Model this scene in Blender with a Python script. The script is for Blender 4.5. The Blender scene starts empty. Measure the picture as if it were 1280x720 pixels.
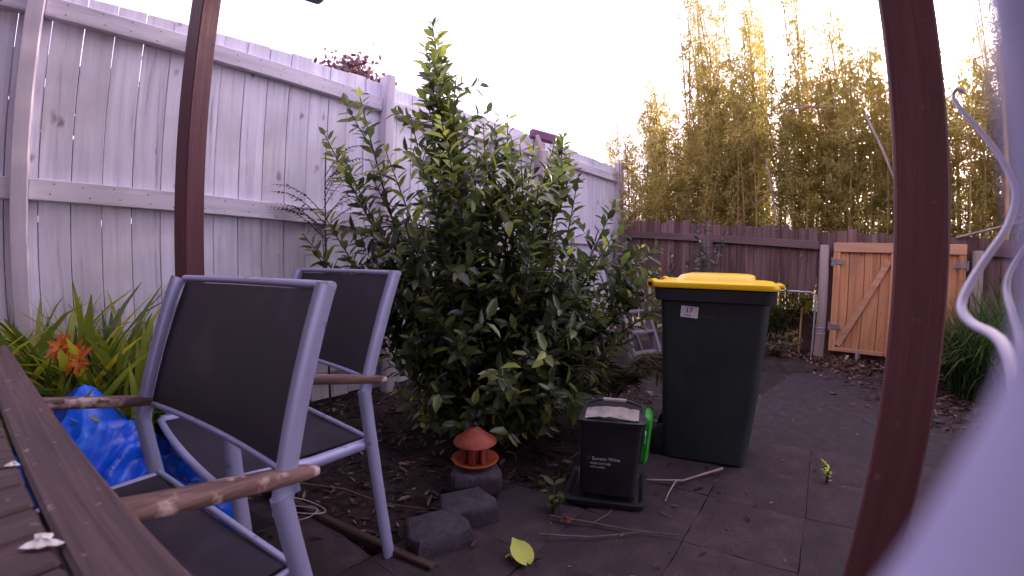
import bpy, math, random
import numpy as np
from mathutils import Vector, Matrix, Euler
R = math.radians
rnd = random.Random(7)
rng = np.random.default_rng(11)
scene = bpy.context.scene
col = scene.collection

# ------------------------------------------------------------------ camera (wide lens with barrel distortion)
cd = bpy.data.cameras.new("camera")
cam = bpy.data.objects.new("camera", cd)
col.objects.link(cam)
scene.camera = cam
cam.location = (0, 0, 1.0)
PITCH, ROLL = -0.0709, -0.0070
cam.rotation_euler = (Matrix.Rotation(PITCH, 3, 'X') @ Matrix.Rotation(ROLL, 3, 'Y') @ Matrix.Rotation(math.pi / 2, 3, 'X')).to_euler()
cd.clip_start, cd.clip_end = 0.004, 500
cd.type = 'PANO'
cd.panorama_type = 'FISHEYE_LENS_POLYNOMIAL'
cd.sensor_fit = 'HORIZONTAL'
cd.sensor_width = 36.0
F = 542.6 * 36.0 / 1280.0
cd.fisheye_fov = R(180)
cd.fisheye_polynomial_k0 = 0.0
cd.fisheye_polynomial_k1 = -1.0 / F
cd.fisheye_polynomial_k2 = 0.0
cd.fisheye_polynomial_k3 = 1.0 / 12.0 / F ** 3
cd.fisheye_polynomial_k4 = 0.0
cd.lens = 50
cd.dof.use_dof = True
cd.dof.focus_distance = 2.4
cd.dof.aperture_fstop = 17.0

# ------------------------------------------------------------------ daylight
SUN_AZ, SUN_EL = R(46.5), R(19.5)
world = bpy.data.worlds.new("World")
scene.world = world
world.use_nodes = True
wn = world.node_tree.nodes
wl = world.node_tree.links
bg = wn["Background"]
sky = wn.new("ShaderNodeTexSky")
sky.sky_type = 'NISHITA'
sky.sun_disc = False
sky.sun_elevation = SUN_EL
sky.sun_rotation = SUN_AZ
sky.air_density = 1.0
sky.dust_density = 7.0
sky.ozone_density = 1.0
hs = wn.new("ShaderNodeHueSaturation")
hs.inputs["Saturation"].default_value = 0.55
tint = wn.new("ShaderNodeMix")
tint.data_type = 'RGBA'
tint.blend_type = 'MULTIPLY'
tint.inputs[0].default_value = 1.0
tint.inputs[7].default_value = (1.0, 0.86, 1.06, 1)
wl.new(sky.outputs[0], hs.inputs["Color"])
wl.new(hs.outputs[0], tint.inputs[6])
hz = wn.new("ShaderNodeMix")
hz.data_type = 'RGBA'
hz.blend_type = 'ADD'
hz.inputs[0].default_value = 1.0
hz.inputs[7].default_value = (5.2, 4.45, 5.95, 1)     # even white veil of thin high cloud
wl.new(tint.outputs[2], hz.inputs[6])
wl.new(hz.outputs[2], bg.inputs[0])
bg.inputs[1].default_value = 0.15
sl = bpy.data.lights.new("sun", 'SUN')
sl.energy = 5.0
sl.angle = R(0.5)
sl.color = (1.0, 0.84, 0.62)
sun = bpy.data.objects.new("sun", sl)
col.objects.link(sun)
sdir = Vector((math.sin(SUN_AZ) * math.cos(SUN_EL), math.cos(SUN_AZ) * math.cos(SUN_EL), math.sin(SUN_EL)))
sun.rotation_euler = sdir.to_track_quat('Z', 'Y').to_euler()
sun.location = (8, 8, 8)
vs = scene.view_settings
vs.view_transform = 'Standard'
vs.look = 'None'
vs.exposure = 1.0
vs.gamma = 1.0
scene.cycles.use_denoising = True
scene.cycles.max_bounces = 8
scene.cycles.transparent_max_bounces = 8

# ------------------------------------------------------------------ materials
def _new(name):
    m = bpy.data.materials.new(name)
    m.use_nodes = True
    nt = m.node_tree
    return m, nt.nodes, nt.links, nt.nodes["Principled BSDF"]

def ramp(nodes, stops):
    r = nodes.new("ShaderNodeValToRGB")
    e = r.color_ramp.elements
    while len(e) < len(stops):
        e.new(0.5)
    for i, (p, c) in enumerate(stops):
        e[i].position = p
        e[i].color = (*c, 1)
    return r

def mat(name, stops, scale=(8, 8, 8), rough=0.7, bump=0.0, detail=6, rand=0.0, spec=0.3, metal=0.0, bscale=None,
        knots=None, spots=None, distortion=0.0, coat=0.0):
    """noise-coloured material; stops = colour ramp over noise; rand = per object brightness spread"""
    m, n, l, b = _new(name)
    tc = n.new("ShaderNodeTexCoord")
    oi = n.new("ShaderNodeObjectInfo")
    add = n.new("ShaderNodeVectorMath")
    add.operation = 'ADD'
    mul = n.new("ShaderNodeVectorMath")
    mul.operation = 'SCALE'
    mul.inputs[0].default_value = (37.0, 53.0, 71.0)
    l.new(oi.outputs["Random"], mul.inputs["Scale"])
    l.new(tc.outputs["Object"], add.inputs[0])
    l.new(mul.outputs[0], add.inputs[1])
    mp = n.new("ShaderNodeMapping")
    mp.inputs["Scale"].default_value = scale
    l.new(add.outputs[0], mp.inputs[0])
    nz = n.new("ShaderNodeTexNoise")
    nz.inputs["Scale"].default_value = 1.0
    nz.inputs["Detail"].default_value = detail
    nz.inputs["Roughness"].default_value = 0.62
    nz.inputs["Distortion"].default_value = distortion
    l.new(mp.outputs[0], nz.inputs["Vector"])
    r = ramp(n, stops)
    l.new(nz.outputs["Fac"], r.inputs[0])
    out = r.outputs[0]
    if knots:      # dark knots: (mapping scale, radius, colour)
        vo = n.new("ShaderNodeTexVoronoi")
        vo.inputs["Scale"].default_value = 1.0
        mp2 = n.new("ShaderNodeMapping")
        mp2.inputs["Scale"].default_value = knots[0]
        l.new(add.outputs[0], mp2.inputs[0])
        wz = n.new("ShaderNodeTexNoise")
        wz.inputs["Scale"].default_value = 9.0
        l.new(add.outputs[0], wz.inputs["Vector"])
        wm = n.new("ShaderNodeVectorMath")
        wm.operation = 'MULTIPLY_ADD'
        wm.inputs[1].default_value = (.55, .55, .55)
        l.new(wz.outputs["Color"], wm.inputs[0])
        l.new(mp2.outputs[0], wm.inputs[2])
        l.new(wm.outputs[0], vo.inputs["Vector"])
        kr = n.new("ShaderNodeMapRange")
        kr.inputs[1].default_value = knots[1] * .35
        kr.inputs[2].default_value = knots[1]
        kr.inputs[3].default_value = knots[3] if len(knots) > 3 else 0.75
        kr.inputs[4].default_value = 0.0
        l.new(vo.outputs["Distance"], kr.inputs[0])
        mx = n.new("ShaderNodeMix")
        mx.data_type = 'RGBA'
        mx.inputs[7].default_value = (*knots[2], 1)
        l.new(kr.outputs[0], mx.inputs[0])
        l.new(out, mx.inputs[6])
        out = mx.outputs[2]
    if spots:      # pale or dark worn spots: (scale, threshold lo, hi, colour)
        sn = n.new("ShaderNodeTexNoise")
        sn.inputs["Scale"].default_value = spots[0]
        sn.inputs["Detail"].default_value = 5
        l.new(add.outputs[0], sn.inputs["Vector"])
        sr = n.new("ShaderNodeMapRange")
        sr.inputs[1].default_value = spots[1]
        sr.inputs[2].default_value = spots[2]
        l.new(sn.outputs["Fac"], sr.inputs[0])
        mx = n.new("ShaderNodeMix")
        mx.data_type = 'RGBA'
        mx.inputs[7].default_value = (*spots[3], 1)
        l.new(sr.outputs[0], mx.inputs[0])
        l.new(out, mx.inputs[6])
        out = mx.outputs[2]
    if rand:
        mr = n.new("ShaderNodeMapRange")
        mr.inputs[3].default_value = 1 - rand
        mr.inputs[4].default_value = 1 + rand
        l.new(oi.outputs["Random"], mr.inputs[0])
        h = n.new("ShaderNodeHueSaturation")
        l.new(mr.outputs[0], h.inputs["Value"])
        l.new(out, h.inputs["Color"])
        out = h.outputs[0]
    l.new(out, b.inputs["Base Color"])
    b.inputs["Roughness"].default_value = rough
    b.inputs["Specular IOR Level"].default_value = spec
    b.inputs["Metallic"].default_value = metal
    b.inputs["Coat Weight"].default_value = coat
    if bump:
        bz = nz
        if bscale:
            bz = n.new("ShaderNodeTexNoise")
            bz.inputs["Scale"].default_value = bscale
            bz.inputs["Detail"].default_value = 8
            l.new(add.outputs[0], bz.inputs["Vector"])
        bp = n.new("ShaderNodeBump")
        bp.inputs["Strength"].default_value = bump
        bp.inputs["Distance"].default_value = 0.01
        l.new(bz.outputs["Fac"], bp.inputs["Height"])
        l.new(bp.outputs[0], b.inputs["Normal"])
    return m

def leaf_mat(name, stops, rough=0.4, trans=0.35, tcol=1.6, spec=0.5):
    """two-sided leaf; colour from the per-leaf attribute v plus object random"""
    m, n, l, b = _new(name)
    at = n.new("ShaderNodeAttribute")
    at.attribute_name = "v"
    oi = n.new("ShaderNodeObjectInfo")
    ad = n.new("ShaderNodeMath")
    ad.operation = 'MULTIPLY_ADD'
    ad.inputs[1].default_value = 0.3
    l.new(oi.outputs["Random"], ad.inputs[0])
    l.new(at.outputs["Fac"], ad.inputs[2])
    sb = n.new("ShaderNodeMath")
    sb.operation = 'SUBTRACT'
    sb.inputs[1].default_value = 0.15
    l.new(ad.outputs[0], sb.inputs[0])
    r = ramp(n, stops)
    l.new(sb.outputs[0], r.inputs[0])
    l.new(r.outputs[0], b.inputs["Base Color"])
    b.inputs["Roughness"].default_value = rough
    b.inputs["Specular IOR Level"].default_value = spec
    t = n.new("ShaderNodeBsdfTranslucent")
    g = n.new("ShaderNodeHueSaturation")
    g.inputs["Value"].default_value = tcol
    g.inputs["Saturation"].default_value = 1.1
    l.new(r.outputs[0], g.inputs["Color"])
    l.new(g.outputs[0], t.inputs["Color"])
    mx = n.new("ShaderNodeMixShader")
    mx.inputs[0].default_value = trans
    l.new(b.outputs[0], mx.inputs[1])
    l.new(t.outputs[0], mx.inputs[2])
    l.new(mx.outputs[0], n["Material Output"].inputs[0])
    return m

M = {}
M['whitewash'] = mat('whitewashed_timber', [(0.28, (.34, .32, .40)), (.40, (.62, .60, .71)), (.7, (.77, .76, .88))], (30, 30, 1.5), .85, .25, 7, .09,
                     knots=((6.2, 6.2, 3.4), .135, (.17, .12, .15), .8), distortion=.6, spots=(2.6, .50, .82, (.52, .48, .52)))
M['whiterail'] = mat('whitewashed_rail', [(0.25, (.38, .33, .41)), (.45, (.60, .56, .65)), (.7, (.72, .68, .78))], (1.6, 22, 22), .85, .25, 7, .05,
                     knots=((1.6, 9, 9), .18, (.3, .2, .22), .6), distortion=.5)
M['whitepost'] = mat('whitewashed_post', [(0.3, (.46, .41, .50)), (.7, (.60, .55, .65))], (14, 14, 1.2), .8, .2, 6, .05)
M['brownpaling'] = mat('stained_brown_paling', [(0.3, (.062, .034, .034)), (.5, (.125, .068, .064)), (.72, (.21, .125, .115))], (16, 16, 1.2), .9, .3, 7, .28, distortion=.4)
M['brownrail'] = mat('stained_brown_rail', [(0.3, (.08, .05, .05)), (.7, (.16, .10, .10))], (1.5, 16, 16), .9, .3, 7, .1)
M['gatewood'] = mat('new_pine_gate', [(0.25, (.27, .10, .042)), (.45, (.42, .185, .085)), (.75, (.53, .27, .14))], (26, 26, 1.3), .75, .2, 7, .24,
                    knots=((7, 7, 2.6), .17, (.15, .05, .025), .85), spots=(4, .55, .8, (.30, .17, .11)), distortion=.9)
M['gaterail'] = mat('new_pine_rail', [(0.25, (.30, .135, .07)), (.45, (.45, .225, .125)), (.75, (.55, .31, .19))], (1.2, 16, 16), .75, .15, 7, .1, distortion=.8)
M['greypost'] = mat('grey_weathered_post', [(0.3, (.16, .115, .105)), (.7, (.31, .235, .215))], (18, 18, 1.2), .9, .35, 7, .08)
M['postpaint'] = mat('maroon_post_paint', [(0.25, (.125, .046, .054)), (.5, (.165, .064, .072)), (.75, (.205, .088, .093))], (45, 45, 2.2), .55, .35, 8, 0, .35, spots=(30, .66, .74, (.26, .13, .12)), distortion=.4)
M['postpaint2'] = mat('dark_maroon_post_paint', [(0.3, (.082, .026, .036)), (.7, (.12, .042, .052))], (45, 45, 2.2), .6, .3, 8, 0, .3)
M['beampaint'] = mat('violet_beam_paint', [(0.3, (.10, .06, .20)), (.7, (.13, .08, .26))], (6, 6, 6), .5, .05, 4, 0, .4)
M['alu'] = mat('powder_coated_aluminium', [(0.3, (.29, .30, .48)), (.7, (.35, .36, .55))], (5, 5, 5), .38, .02, 5, .02, .5, .25, bscale=200, spots=(22, .66, .72, (.17, .17, .26)))
def sling_mat():
    m, n, l, b = _new('dark_mesh_sling')
    tc = n.new("ShaderNodeTexCoord")
    wv = n.new("ShaderNodeTexChecker")
    wv.inputs["Scale"].default_value = 420
    wv.inputs["Color1"].default_value = (.014, .010, .018, 1)
    wv.inputs["Color2"].default_value = (.027, .019, .033, 1)
    l.new(tc.outputs["Object"], wv.inputs["Vector"])
    nz = n.new("ShaderNodeTexNoise")
    nz.inputs["Scale"].default_value = 7
    nz.inputs["Detail"].default_value = 6
    l.new(tc.outputs["Object"], nz.inputs["Vector"])
    r = ramp(n, [(.35, (.7, .66, .72)), (.55, (1.0, .92, 1.0)), (.64, (1.5, 1.35, 1.4)), (.75, (2.3, 2.0, 2.1))])
    l.new(nz.outputs["Fac"], r.inputs[0])
    mx = n.new("ShaderNodeMix")
    mx.data_type = 'RGBA'
    mx.blend_type = 'MULTIPLY'
    mx.inputs[0].default_value = 1
    l.new(wv.outputs[0], mx.inputs[6])
    l.new(r.outputs[0], mx.inputs[7])
    l.new(mx.outputs[2], b.inputs["Base Color"])
    b.inputs["Roughness"].default_value = .6
    b.inputs["Specular IOR Level"].default_value = .35
    bp = n.new("ShaderNodeBump")
    bp.inputs["Strength"].default_value = .15
    bp.inputs["Distance"].default_value = .002
    l.new(wv.outputs["Fac"], bp.inputs["Height"])
    l.new(bp.outputs[0], b.inputs["Normal"])
    return m
M['sling'] = sling_mat()
M['armwood'] = mat('weathered_arm_wood', [(0.3, (.065, .036, .033)), (.5, (.14, .080, .072)), (.7, (.24, .15, .135))], (4, 55, 55), .75, .5, 8, .1,
                   spots=(19, .58, .66, (.50, .37, .34)), distortion=.5)
M['tablewood'] = mat('dark_table_timber', [(0.3, (.030, .016, .018)), (.5, (.060, .031, .034)), (.75, (.11, .062, .062))], (3, 60, 30), .6, .45, 8, .15, .4,
                     spots=(45, .66, .72, (.20, .15, .15)), distortion=.6)
M['dropping'] = mat('white_dropping', [(0.3, (.35, .32, .30)), (.6, (.8, .78, .76))], (90, 90, 90), .8, .3)
M['tarp'] = mat('blue_tarp', [(0.3, (.003, .045, .42)), (.55, (.006, .10, .68)), (.8, (.02, .20, .82))], (9, 9, 9), .30, .25, 6, 0, .4, bscale=60)
M['soil'] = mat('garden_soil', [(0.3, (.012, .008, .008)), (.55, (.028, .018, .017)), (.75, (.052, .034, .031))], (9, 9, 9), .95, .9, 10, bscale=40)
M['bark'] = mat('bark_mulch', [(0.3, (.035, .018, .015)), (.5, (.075, .040, .033)), (.75, (.17, .10, .085))], (30, 30, 30), .9, .3)
M['litter'] = leaf_mat('dead_leaves', [(0, (.03, .014, .012)), (.4, (.075, .034, .026)), (.75, (.15, .075, .055)), (1, (.32, .20, .15))], .7, .1, 1.2, .2)
M['mulch'] = leaf_mat('dark_mulch', [(0, (.013, .008, .007)), (.6, (.032, .018, .016)), (.9, (.075, .043, .037)), (1, (.19, .125, .105))], .8, .05, 1.2, .2)
M['asphalt'] = mat('path_asphalt', [(0.3, (.024, .016, .020)), (.5, (.036, .025, .031)), (.75, (.057, .040, .047))], (16, 16, 16), .85, .5, 12, bscale=120,
                   spots=(3.2, .56, .75, (.028, .022, .026)))
M['paver'] = mat('concrete_paver', [(0.25, (.025, .016, .020)), (.5, (.039, .025, .030)), (.78, (.063, .043, .049))], (11, 11, 11), .8, .5, 12, .10, bscale=90,
                 spots=(5, .55, .78, (.030, .022, .024)))
M['joint'] = mat('paver_joint_dirt', [(0.3, (.018, .013, .014)), (.7, (.030, .023, .024))], (30, 30, 30), .95, .6, 8)
M['block'] = mat('grey_concrete_block', [(0.25, (.030, .025, .032)), (.5, (.048, .040, .050)), (.78, (.078, .066, .078))], (26, 26, 26), .9, .7, 10, .08, bscale=120)
M['edging'] = mat('old_edging_timber', [(0.3, (.030, .018, .015)), (.7, (.085, .055, .045))], (2, 30, 30), .9, .5, 8, .1)
M['terracotta'] = mat('red_lantern_glaze', [(0.3, (.14, .022, .014)), (.55, (.25, .040, .022)), (.8, (.33, .075, .040))], (22, 22, 22), .55, .3, 8, .05, .4, spots=(24, .58, .70, (.10, .035, .025)))
M['lanternrim'] = mat('orange_worn_rim', [(0.3, (.26, .055, .022)), (.7, (.40, .10, .035))], (20, 20, 20), .5, .1)
M['bin'] = mat('dark_green_bin_plastic', [(0.3, (.016, .024, .026)), (.7, (.025, .036, .038))], (6, 6, 6), .48, .06, 6, 0, .45, bscale=140, spots=(3.5, .5, .85, (.046, .044, .046)))
M['binrim'] = mat('bin_rim_plastic', [(0.3, (.020, .021, .025)), (.7, (.032, .034, .040))], (6, 6, 6), .4, .04, 6, 0, .5, bscale=140)
M['yellow'] = mat('yellow_lid_plastic', [(0.3, (.80, .50, .004)), (.7, (.88, .58, .008))], (5, 5, 5), .35, .04, 5, 0, .5, bscale=90)
M['rubber'] = mat('black_rubber', [(0.3, (.010, .010, .011)), (.7, (.020, .020, .021))], (20, 20, 20), .7, .1)
M['sticker'] = mat('white_sticker', [(0.3, (.62, .58, .64)), (.7, (.74, .70, .76))], (30, 30, 30), .5)
M['ink'] = mat('dark_ink', [(0.3, (.012, .010, .02)), (.7, (.02, .016, .03))], (30, 30, 30), .6)
M['pale_print'] = mat('pale_print', [(0.3, (.42, .42, .48)), (.7, (.5, .5, .56))], (30, 30, 30), .6)
M['dim_print'] = mat('dim_print', [(0.3, (.09, .09, .10)), (.7, (.12, .12, .13))], (30, 30, 30), .6)
M['caddy'] = mat('black_bucket_plastic', [(0.3, (.010, .011, .014)), (.7, (.020, .021, .026))], (8, 8, 8), .42, .08, 6, 0, .45, bscale=100)
M['pan'] = mat('pale_dirty_liner', [(0.3, (.18, .15, .14)), (.7, (.38, .33, .31))], (22, 22, 22), .6, .3, 6)
M['greenlid'] = mat('green_plastic', [(0.3, (.015, .20, .018)), (.7, (.03, .30, .03))], (8, 8, 8), .35, .05)
M['bluesticker'] = mat('pale_blue_sticker', [(0.3, (.42, .52, .62)), (.7, (.6, .68, .75))], (60, 60, 60), .4)
M['twig'] = mat('bare_twig', [(0.3, (.09, .055, .05)), (.7, (.20, .13, .115))], (30, 30, 4), .85, .3, 6, .2)
M['paletwig'] = mat('pale_stick', [(0.3, (.20, .14, .13)), (.7, (.36, .27, .25))], (30, 30, 4), .8, .3, 6, .1)
M['wire'] = mat('pale_wire', [(0.3, (.34, .28, .28)), (.7, (.44, .37, .36))], (30, 30, 30), .5)
M['galv'] = mat('galvanised_pipe', [(0.3, (.34, .32, .36)), (.7, (.48, .46, .50))], (12, 12, 12), .5, .1, 5, 0, .5, .3)
M['ladderwood'] = mat('grey_ladder_timber', [(0.3, (.11, .09, .11)), (.7, (.22, .185, .21))], (24, 24, 3), .9, .4, 7, .12)
M['stake'] = mat('pale_stake_timber', [(0.3, (.34, .27, .26)), (.7, (.55, .46, .44))], (24, 24, 2), .85, .3, 7, .1)
M['purple'] = mat('faded_purple_plastic', [(0.3, (.13, .055, .12)), (.7, (.21, .09, .18))], (14, 14, 14), .6)
M['steel'] = mat('dull_hinge_steel', [(0.3, (.17, .14, .15)), (.7, (.29, .25, .26))], (20, 20, 20), .5, .1, 5, 0, .5, .4)
M['brownboard'] = mat('brown_bank_board', [(0.3, (.07, .035, .03)), (.7, (.13, .07, .06))], (3, 20, 20), .9, .4)
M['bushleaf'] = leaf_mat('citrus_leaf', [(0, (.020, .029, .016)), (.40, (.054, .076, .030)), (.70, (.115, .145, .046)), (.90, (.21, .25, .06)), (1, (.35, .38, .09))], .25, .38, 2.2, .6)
M['bushtwig'] = mat('bush_branch', [(0.3, (.030, .022, .018)), (.7, (.075, .055, .045))], (20, 20, 20), .9, .3)
M['bambooleaf'] = leaf_mat('bamboo_leaf', [(0, (.16, .145, .045)), (.5, (.28, .24, .085)), (.8, (.38, .315, .125)), (1, (.46, .37, .18))], .5, .60, 2.3, .35)
M['culm'] = mat('bamboo_culm', [(0.3, (.24, .15, .06)), (.7, (.40, .28, .12))], (20, 20, 3), .5, .05, 5, .3, .4)
M['culmpale'] = mat('pale_bamboo_culm', [(0.3, (.34, .24, .13)), (.7, (.52, .40, .24))], (20, 20, 3), .5, .05, 5, .2, .4)
M['culmyellow'] = mat('golden_bamboo_culm', [(0.3, (.46, .24, .03)), (.7, (.60, .34, .05))], (20, 20, 3), .4, .05, 5, .1, .4)
M['lilyleaf'] = leaf_mat('strap_leaf', [(0, (.05, .085, .02)), (.40, (.12, .17, .03)), (.70, (.26, .29, .045)), (1, (.48, .43, .07))], .4, .35, 1.9, .45)
M['petal'] = leaf_mat('orange_petal', [(0, (.52, .09, .015)), (.5, (.68, .17, .03)), (1, (.74, .34, .05))], .5, .35, 1.2, .3)
M['pinkpetal'] = leaf_mat('pink_petal', [(0, (.50, .10, .12)), (1, (.65, .20, .2))], .5, .35, 1.2, .3)
M['fernleaf'] = leaf_mat('dark_leaflet', [(0, (.020, .016, .018)), (1, (.045, .040, .032))], .6, .2, 1.4, .3)
M['frondleaf'] = leaf_mat('dry_frond', [(0, (.035, .035, .018)), (.6, (.085, .075, .035)), (1, (.17, .12, .06))], .6, .25, 1.5, .3)
M['greyleaf'] = leaf_mat('grey_green_leaf', [(0, (.07, .085, .065)), (.6, (.13, .145, .12)), (1, (.24, .25, .22))], .5, .25, 1.3, .4)
M['grassblade'] = leaf_mat('long_grass', [(0, (.020, .045, .012)), (.6, (.055, .095, .025)), (1, (.20, .20, .08))], .5, .3, 1.6, .3)
M['treeleaf'] = leaf_mat('purple_tree_leaf', [(0, (.07, .030, .055)), (.6, (.13, .06, .09)), (1, (.24, .13, .12))], .6, .25, 1.3, .3)
M['limeleaf'] = leaf_mat('yellow_green_leaf', [(0, (.40, .46, .06)), (1, (.55, .60, .12))], .5, .25, 1.2, .3)
M['redleaf'] = leaf_mat('red_leaf', [(0, (.40, .06, .04)), (1, (.52, .12, .07))], .5, .2, 1.2, .3)
M['weedleaf'] = leaf_mat('weed_leaf', [(0, (.035, .065, .015)), (.7, (.09, .13, .03)), (1, (.22, .24, .04))], .5, .3, 1.5, .3)
M['cable'] = mat('lilac_cable', [(0.3, (.46, .42, .56)), (.7, (.55, .51, .64))], (6, 6, 6), .35, .02, 4, 0, .5)
M['neartube'] = mat('lilac_tube', [(0.3, (.36, .34, .56)), (.7, (.40, .38, .60))], (4, 4, 4), .45, 0, 4, 0, .5)

# ------------------------------------------------------------------ mesh helpers
class MB:
    def __init__(s):
        s.v, s.f = [], []
    def add(s, vs, fs):
        k = len(s.v)
        s.v += [tuple(v) for v in vs]
        s.f += [tuple(i + k for i in f) for f in fs]
        return s
    def box(s, c, size, rot=None, ch=0.0):
        """chamfered box: centre, full size, optional 3x3 rotation"""
        hx, hy, hz = size[0] / 2, size[1] / 2, size[2] / 2
        c = Vector(c)
        if ch <= 0:
            vs = [Vector((x, y, z)) for z in (-hz, hz) for y in (-hy, hy) for x in (-hx, hx)]
            fs = [(0, 2, 3, 1), (4, 5, 7, 6), (0, 1, 5, 4), (2, 6, 7, 3), (0, 4, 6, 2), (1, 3, 7, 5)]
        else:
            ch = min(ch, hx * .45, hy * .45, hz * .45)
            vs, idx = [], {}
            for sx in (-1, 1):
                for sy in (-1, 1):
                    for sz in (-1, 1):
                        for a in range(3):
                            p = [sx * (hx - ch), sy * (hy - ch), sz * (hz - ch)]
                            p[a] = (sx * hx, sy * hy, sz * hz)[a]
                            idx[(sx, sy, sz, a)] = len(vs)
                            vs.append(Vector(p))
            fs = []
            for a in range(3):
                b_, c_ = (a + 1) % 3, (a + 2) % 3
                for sg in (-1, 1):
                    q = []
                    for (sb, sc) in ((-1, -1), (1, -1), (1, 1), (-1, 1)):
                        k = [0, 0, 0]; k[a], k[b_], k[c_] = sg, sb, sc
                        q.append(idx[(*k, a)])
                    fs.append(q if sg > 0 else q[::-1])
            for a in range(3):
                b_, c_ = (a + 1) % 3, (a + 2) % 3
                for sb in (-1, 1):
                    for sc in (-1, 1):
                        k0 = [0, 0, 0]; k0[a], k0[b_], k0[c_] = -1, sb, sc
                        k1 = list(k0); k1[a] = 1
                        q = [idx[(*k0, b_)], idx[(*k1, b_)], idx[(*k1, c_)], idx[(*k0, c_)]]
                        fs.append(q if sb * sc > 0 else q[::-1])
            for sx in (-1, 1):
                for sy in (-1, 1):
                    for sz in (-1, 1):
                        q = [idx[(sx, sy, sz, a)] for a in range(3)]
                        fs.append(q if sx * sy * sz > 0 else q[::-1])
        if rot is not None:
            vs = [rot @ v for v in vs]
        return s.add([v + c for v in vs], fs)
    def tube(s, pts, rad, n=8, flat=1.0, side=None, caps=True):
        """swept tube; rad scalar or list; flat scales the section across 'side'"""
        pts = [Vector(p) for p in pts]
        if not isinstance(rad, (list, tuple)):
            rad = [rad] * len(pts)
        rings = []
        up = Vector(side) if side is not None else None
        for i, p in enumerate(pts):
            t = (pts[min(i + 1, len(pts) - 1)] - pts[max(i - 1, 0)]).normalized()
            if up is None:
                up = t.orthogonal()
            a = (up - t * up.dot(t)).normalized()
            b = t.cross(a)
            if side is None:
                up = a
            rings.append([p + rad[i] * (math.cos(2 * math.pi * k / n) * a * flat + math.sin(2 * math.pi * k / n) * b) for k in range(n)])
        vs = [q for r in rings for q in r]
        fs = []
        for i in range(len(pts) - 1):
            for k in range(n):
                k2 = (k + 1) % n
                fs.append((i * n + k, i * n + k2, (i + 1) * n + k2, (i + 1) * n + k))
        if caps:
            fs.append(tuple(range(n))[::-1])
            fs.append(tuple((len(pts) - 1) * n + k for k in range(n)))
        return s.add(vs, fs)
    def lathe(s, prof, c=(0, 0, 0), n=24, cap=True):
        vs, fs = [], []
        for (r, z) in prof:
            for k in range(n):
                a = 2 * math.pi * k / n
                vs.append((c[0] + r * math.cos(a), c[1] + r * math.sin(a), c[2] + z))
        for i in range(len(prof) - 1):
            for k in range(n):
                k2 = (k + 1) % n
                fs.append((i * n + k, i * n + k2, (i + 1) * n + k2, (i + 1) * n + k))
        if cap:
            fs.append(tuple(range(n))[::-1])
            fs.append(tuple((len(prof) - 1) * n + k for k in range(n)))
        return s.add(vs, fs)
    def loft(s, rings, cap=True):
        n = len(rings[0])
        vs = [q for r in rings for q in r]
        fs = []
        for i in range(len(rings) - 1):
            for k in range(n):
                k2 = (k + 1) % n
                fs.append((i * n + k, i * n + k2, (i + 1) * n + k2, (i + 1) * n + k))
        if cap:
            fs.append(tuple(range(n))[::-1])
            fs.append(tuple((len(rings) - 1) * n + k for k in range(n)))
        return s.add(vs, fs)
    def mesh(s, name, material, smooth=None):
        me = bpy.data.meshes.new(name)
        me.from_pydata([tuple(v) for v in s.v], [], s.f)
        me.materials.append(material)
        if smooth:
            me.shade_smooth()
            me.set_sharp_from_angle(angle=R(smooth))
        return me
    def build(s, name, material, parent=None, smooth=None, loc=None):
        return put(name, s.mesh(name, material, smooth), parent, loc)

def put(name, me, parent=None, loc=None, rot=None):
    o = bpy.data.objects.new(name, me)
    col.objects.link(o)
    if parent is not None:
        o.parent = parent
    if loc is not None:
        o.location = loc
    if rot is not None:
        o.rotation_euler = rot
    return o

def tag(o, label=None, cat=None, group=None, kind=None):
    for k, v in (('label', label), ('category', cat), ('group', group), ('kind', kind)):
        if v:
            o[k] = v
    return o

def thing(name, label, cat, loc=(0, 0, 0), rz=0.0, group=None):
    o = bpy.data.objects.new(name, None)
    o.empty_display_size = .1
    col.objects.link(o)
    o.location = loc
    o.rotation_euler = (0, 0, rz)
    return tag(o, label, cat, group)

def clone(o, parent=None):
    c = o.copy()
    col.objects.link(c)
    c.parent = parent
    for ch in o.children:
        clone(ch, c)
    return c

def np_mesh(name, V, T, material, v=None, smooth=False):
    me = bpy.data.meshes.new(name)
    V = np.asarray(V, dtype=np.float32)
    T = np.asarray(T, dtype=np.int32)
    me.vertices.add(len(V))
    me.vertices.foreach_set("co", V.ravel())
    k = T.shape[1]
    me.loops.add(T.size)
    me.loops.foreach_set("vertex_index", T.ravel())
    me.polygons.add(len(T))
    me.polygons.foreach_set("loop_start", np.arange(0, T.size, k, dtype=np.int32))
    me.update(calc_edges=True)
    if smooth:
        me.shade_smooth()
    if v is not None:
        a = me.attributes.new("v", 'FLOAT', 'POINT')
        a.data.foreach_set("value", np.asarray(v, dtype=np.float32))
    me.materials.append(material)
    return me

def nrm(a):
    return a / (np.linalg.norm(a, axis=-1, keepdims=True) + 1e-9)

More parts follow.
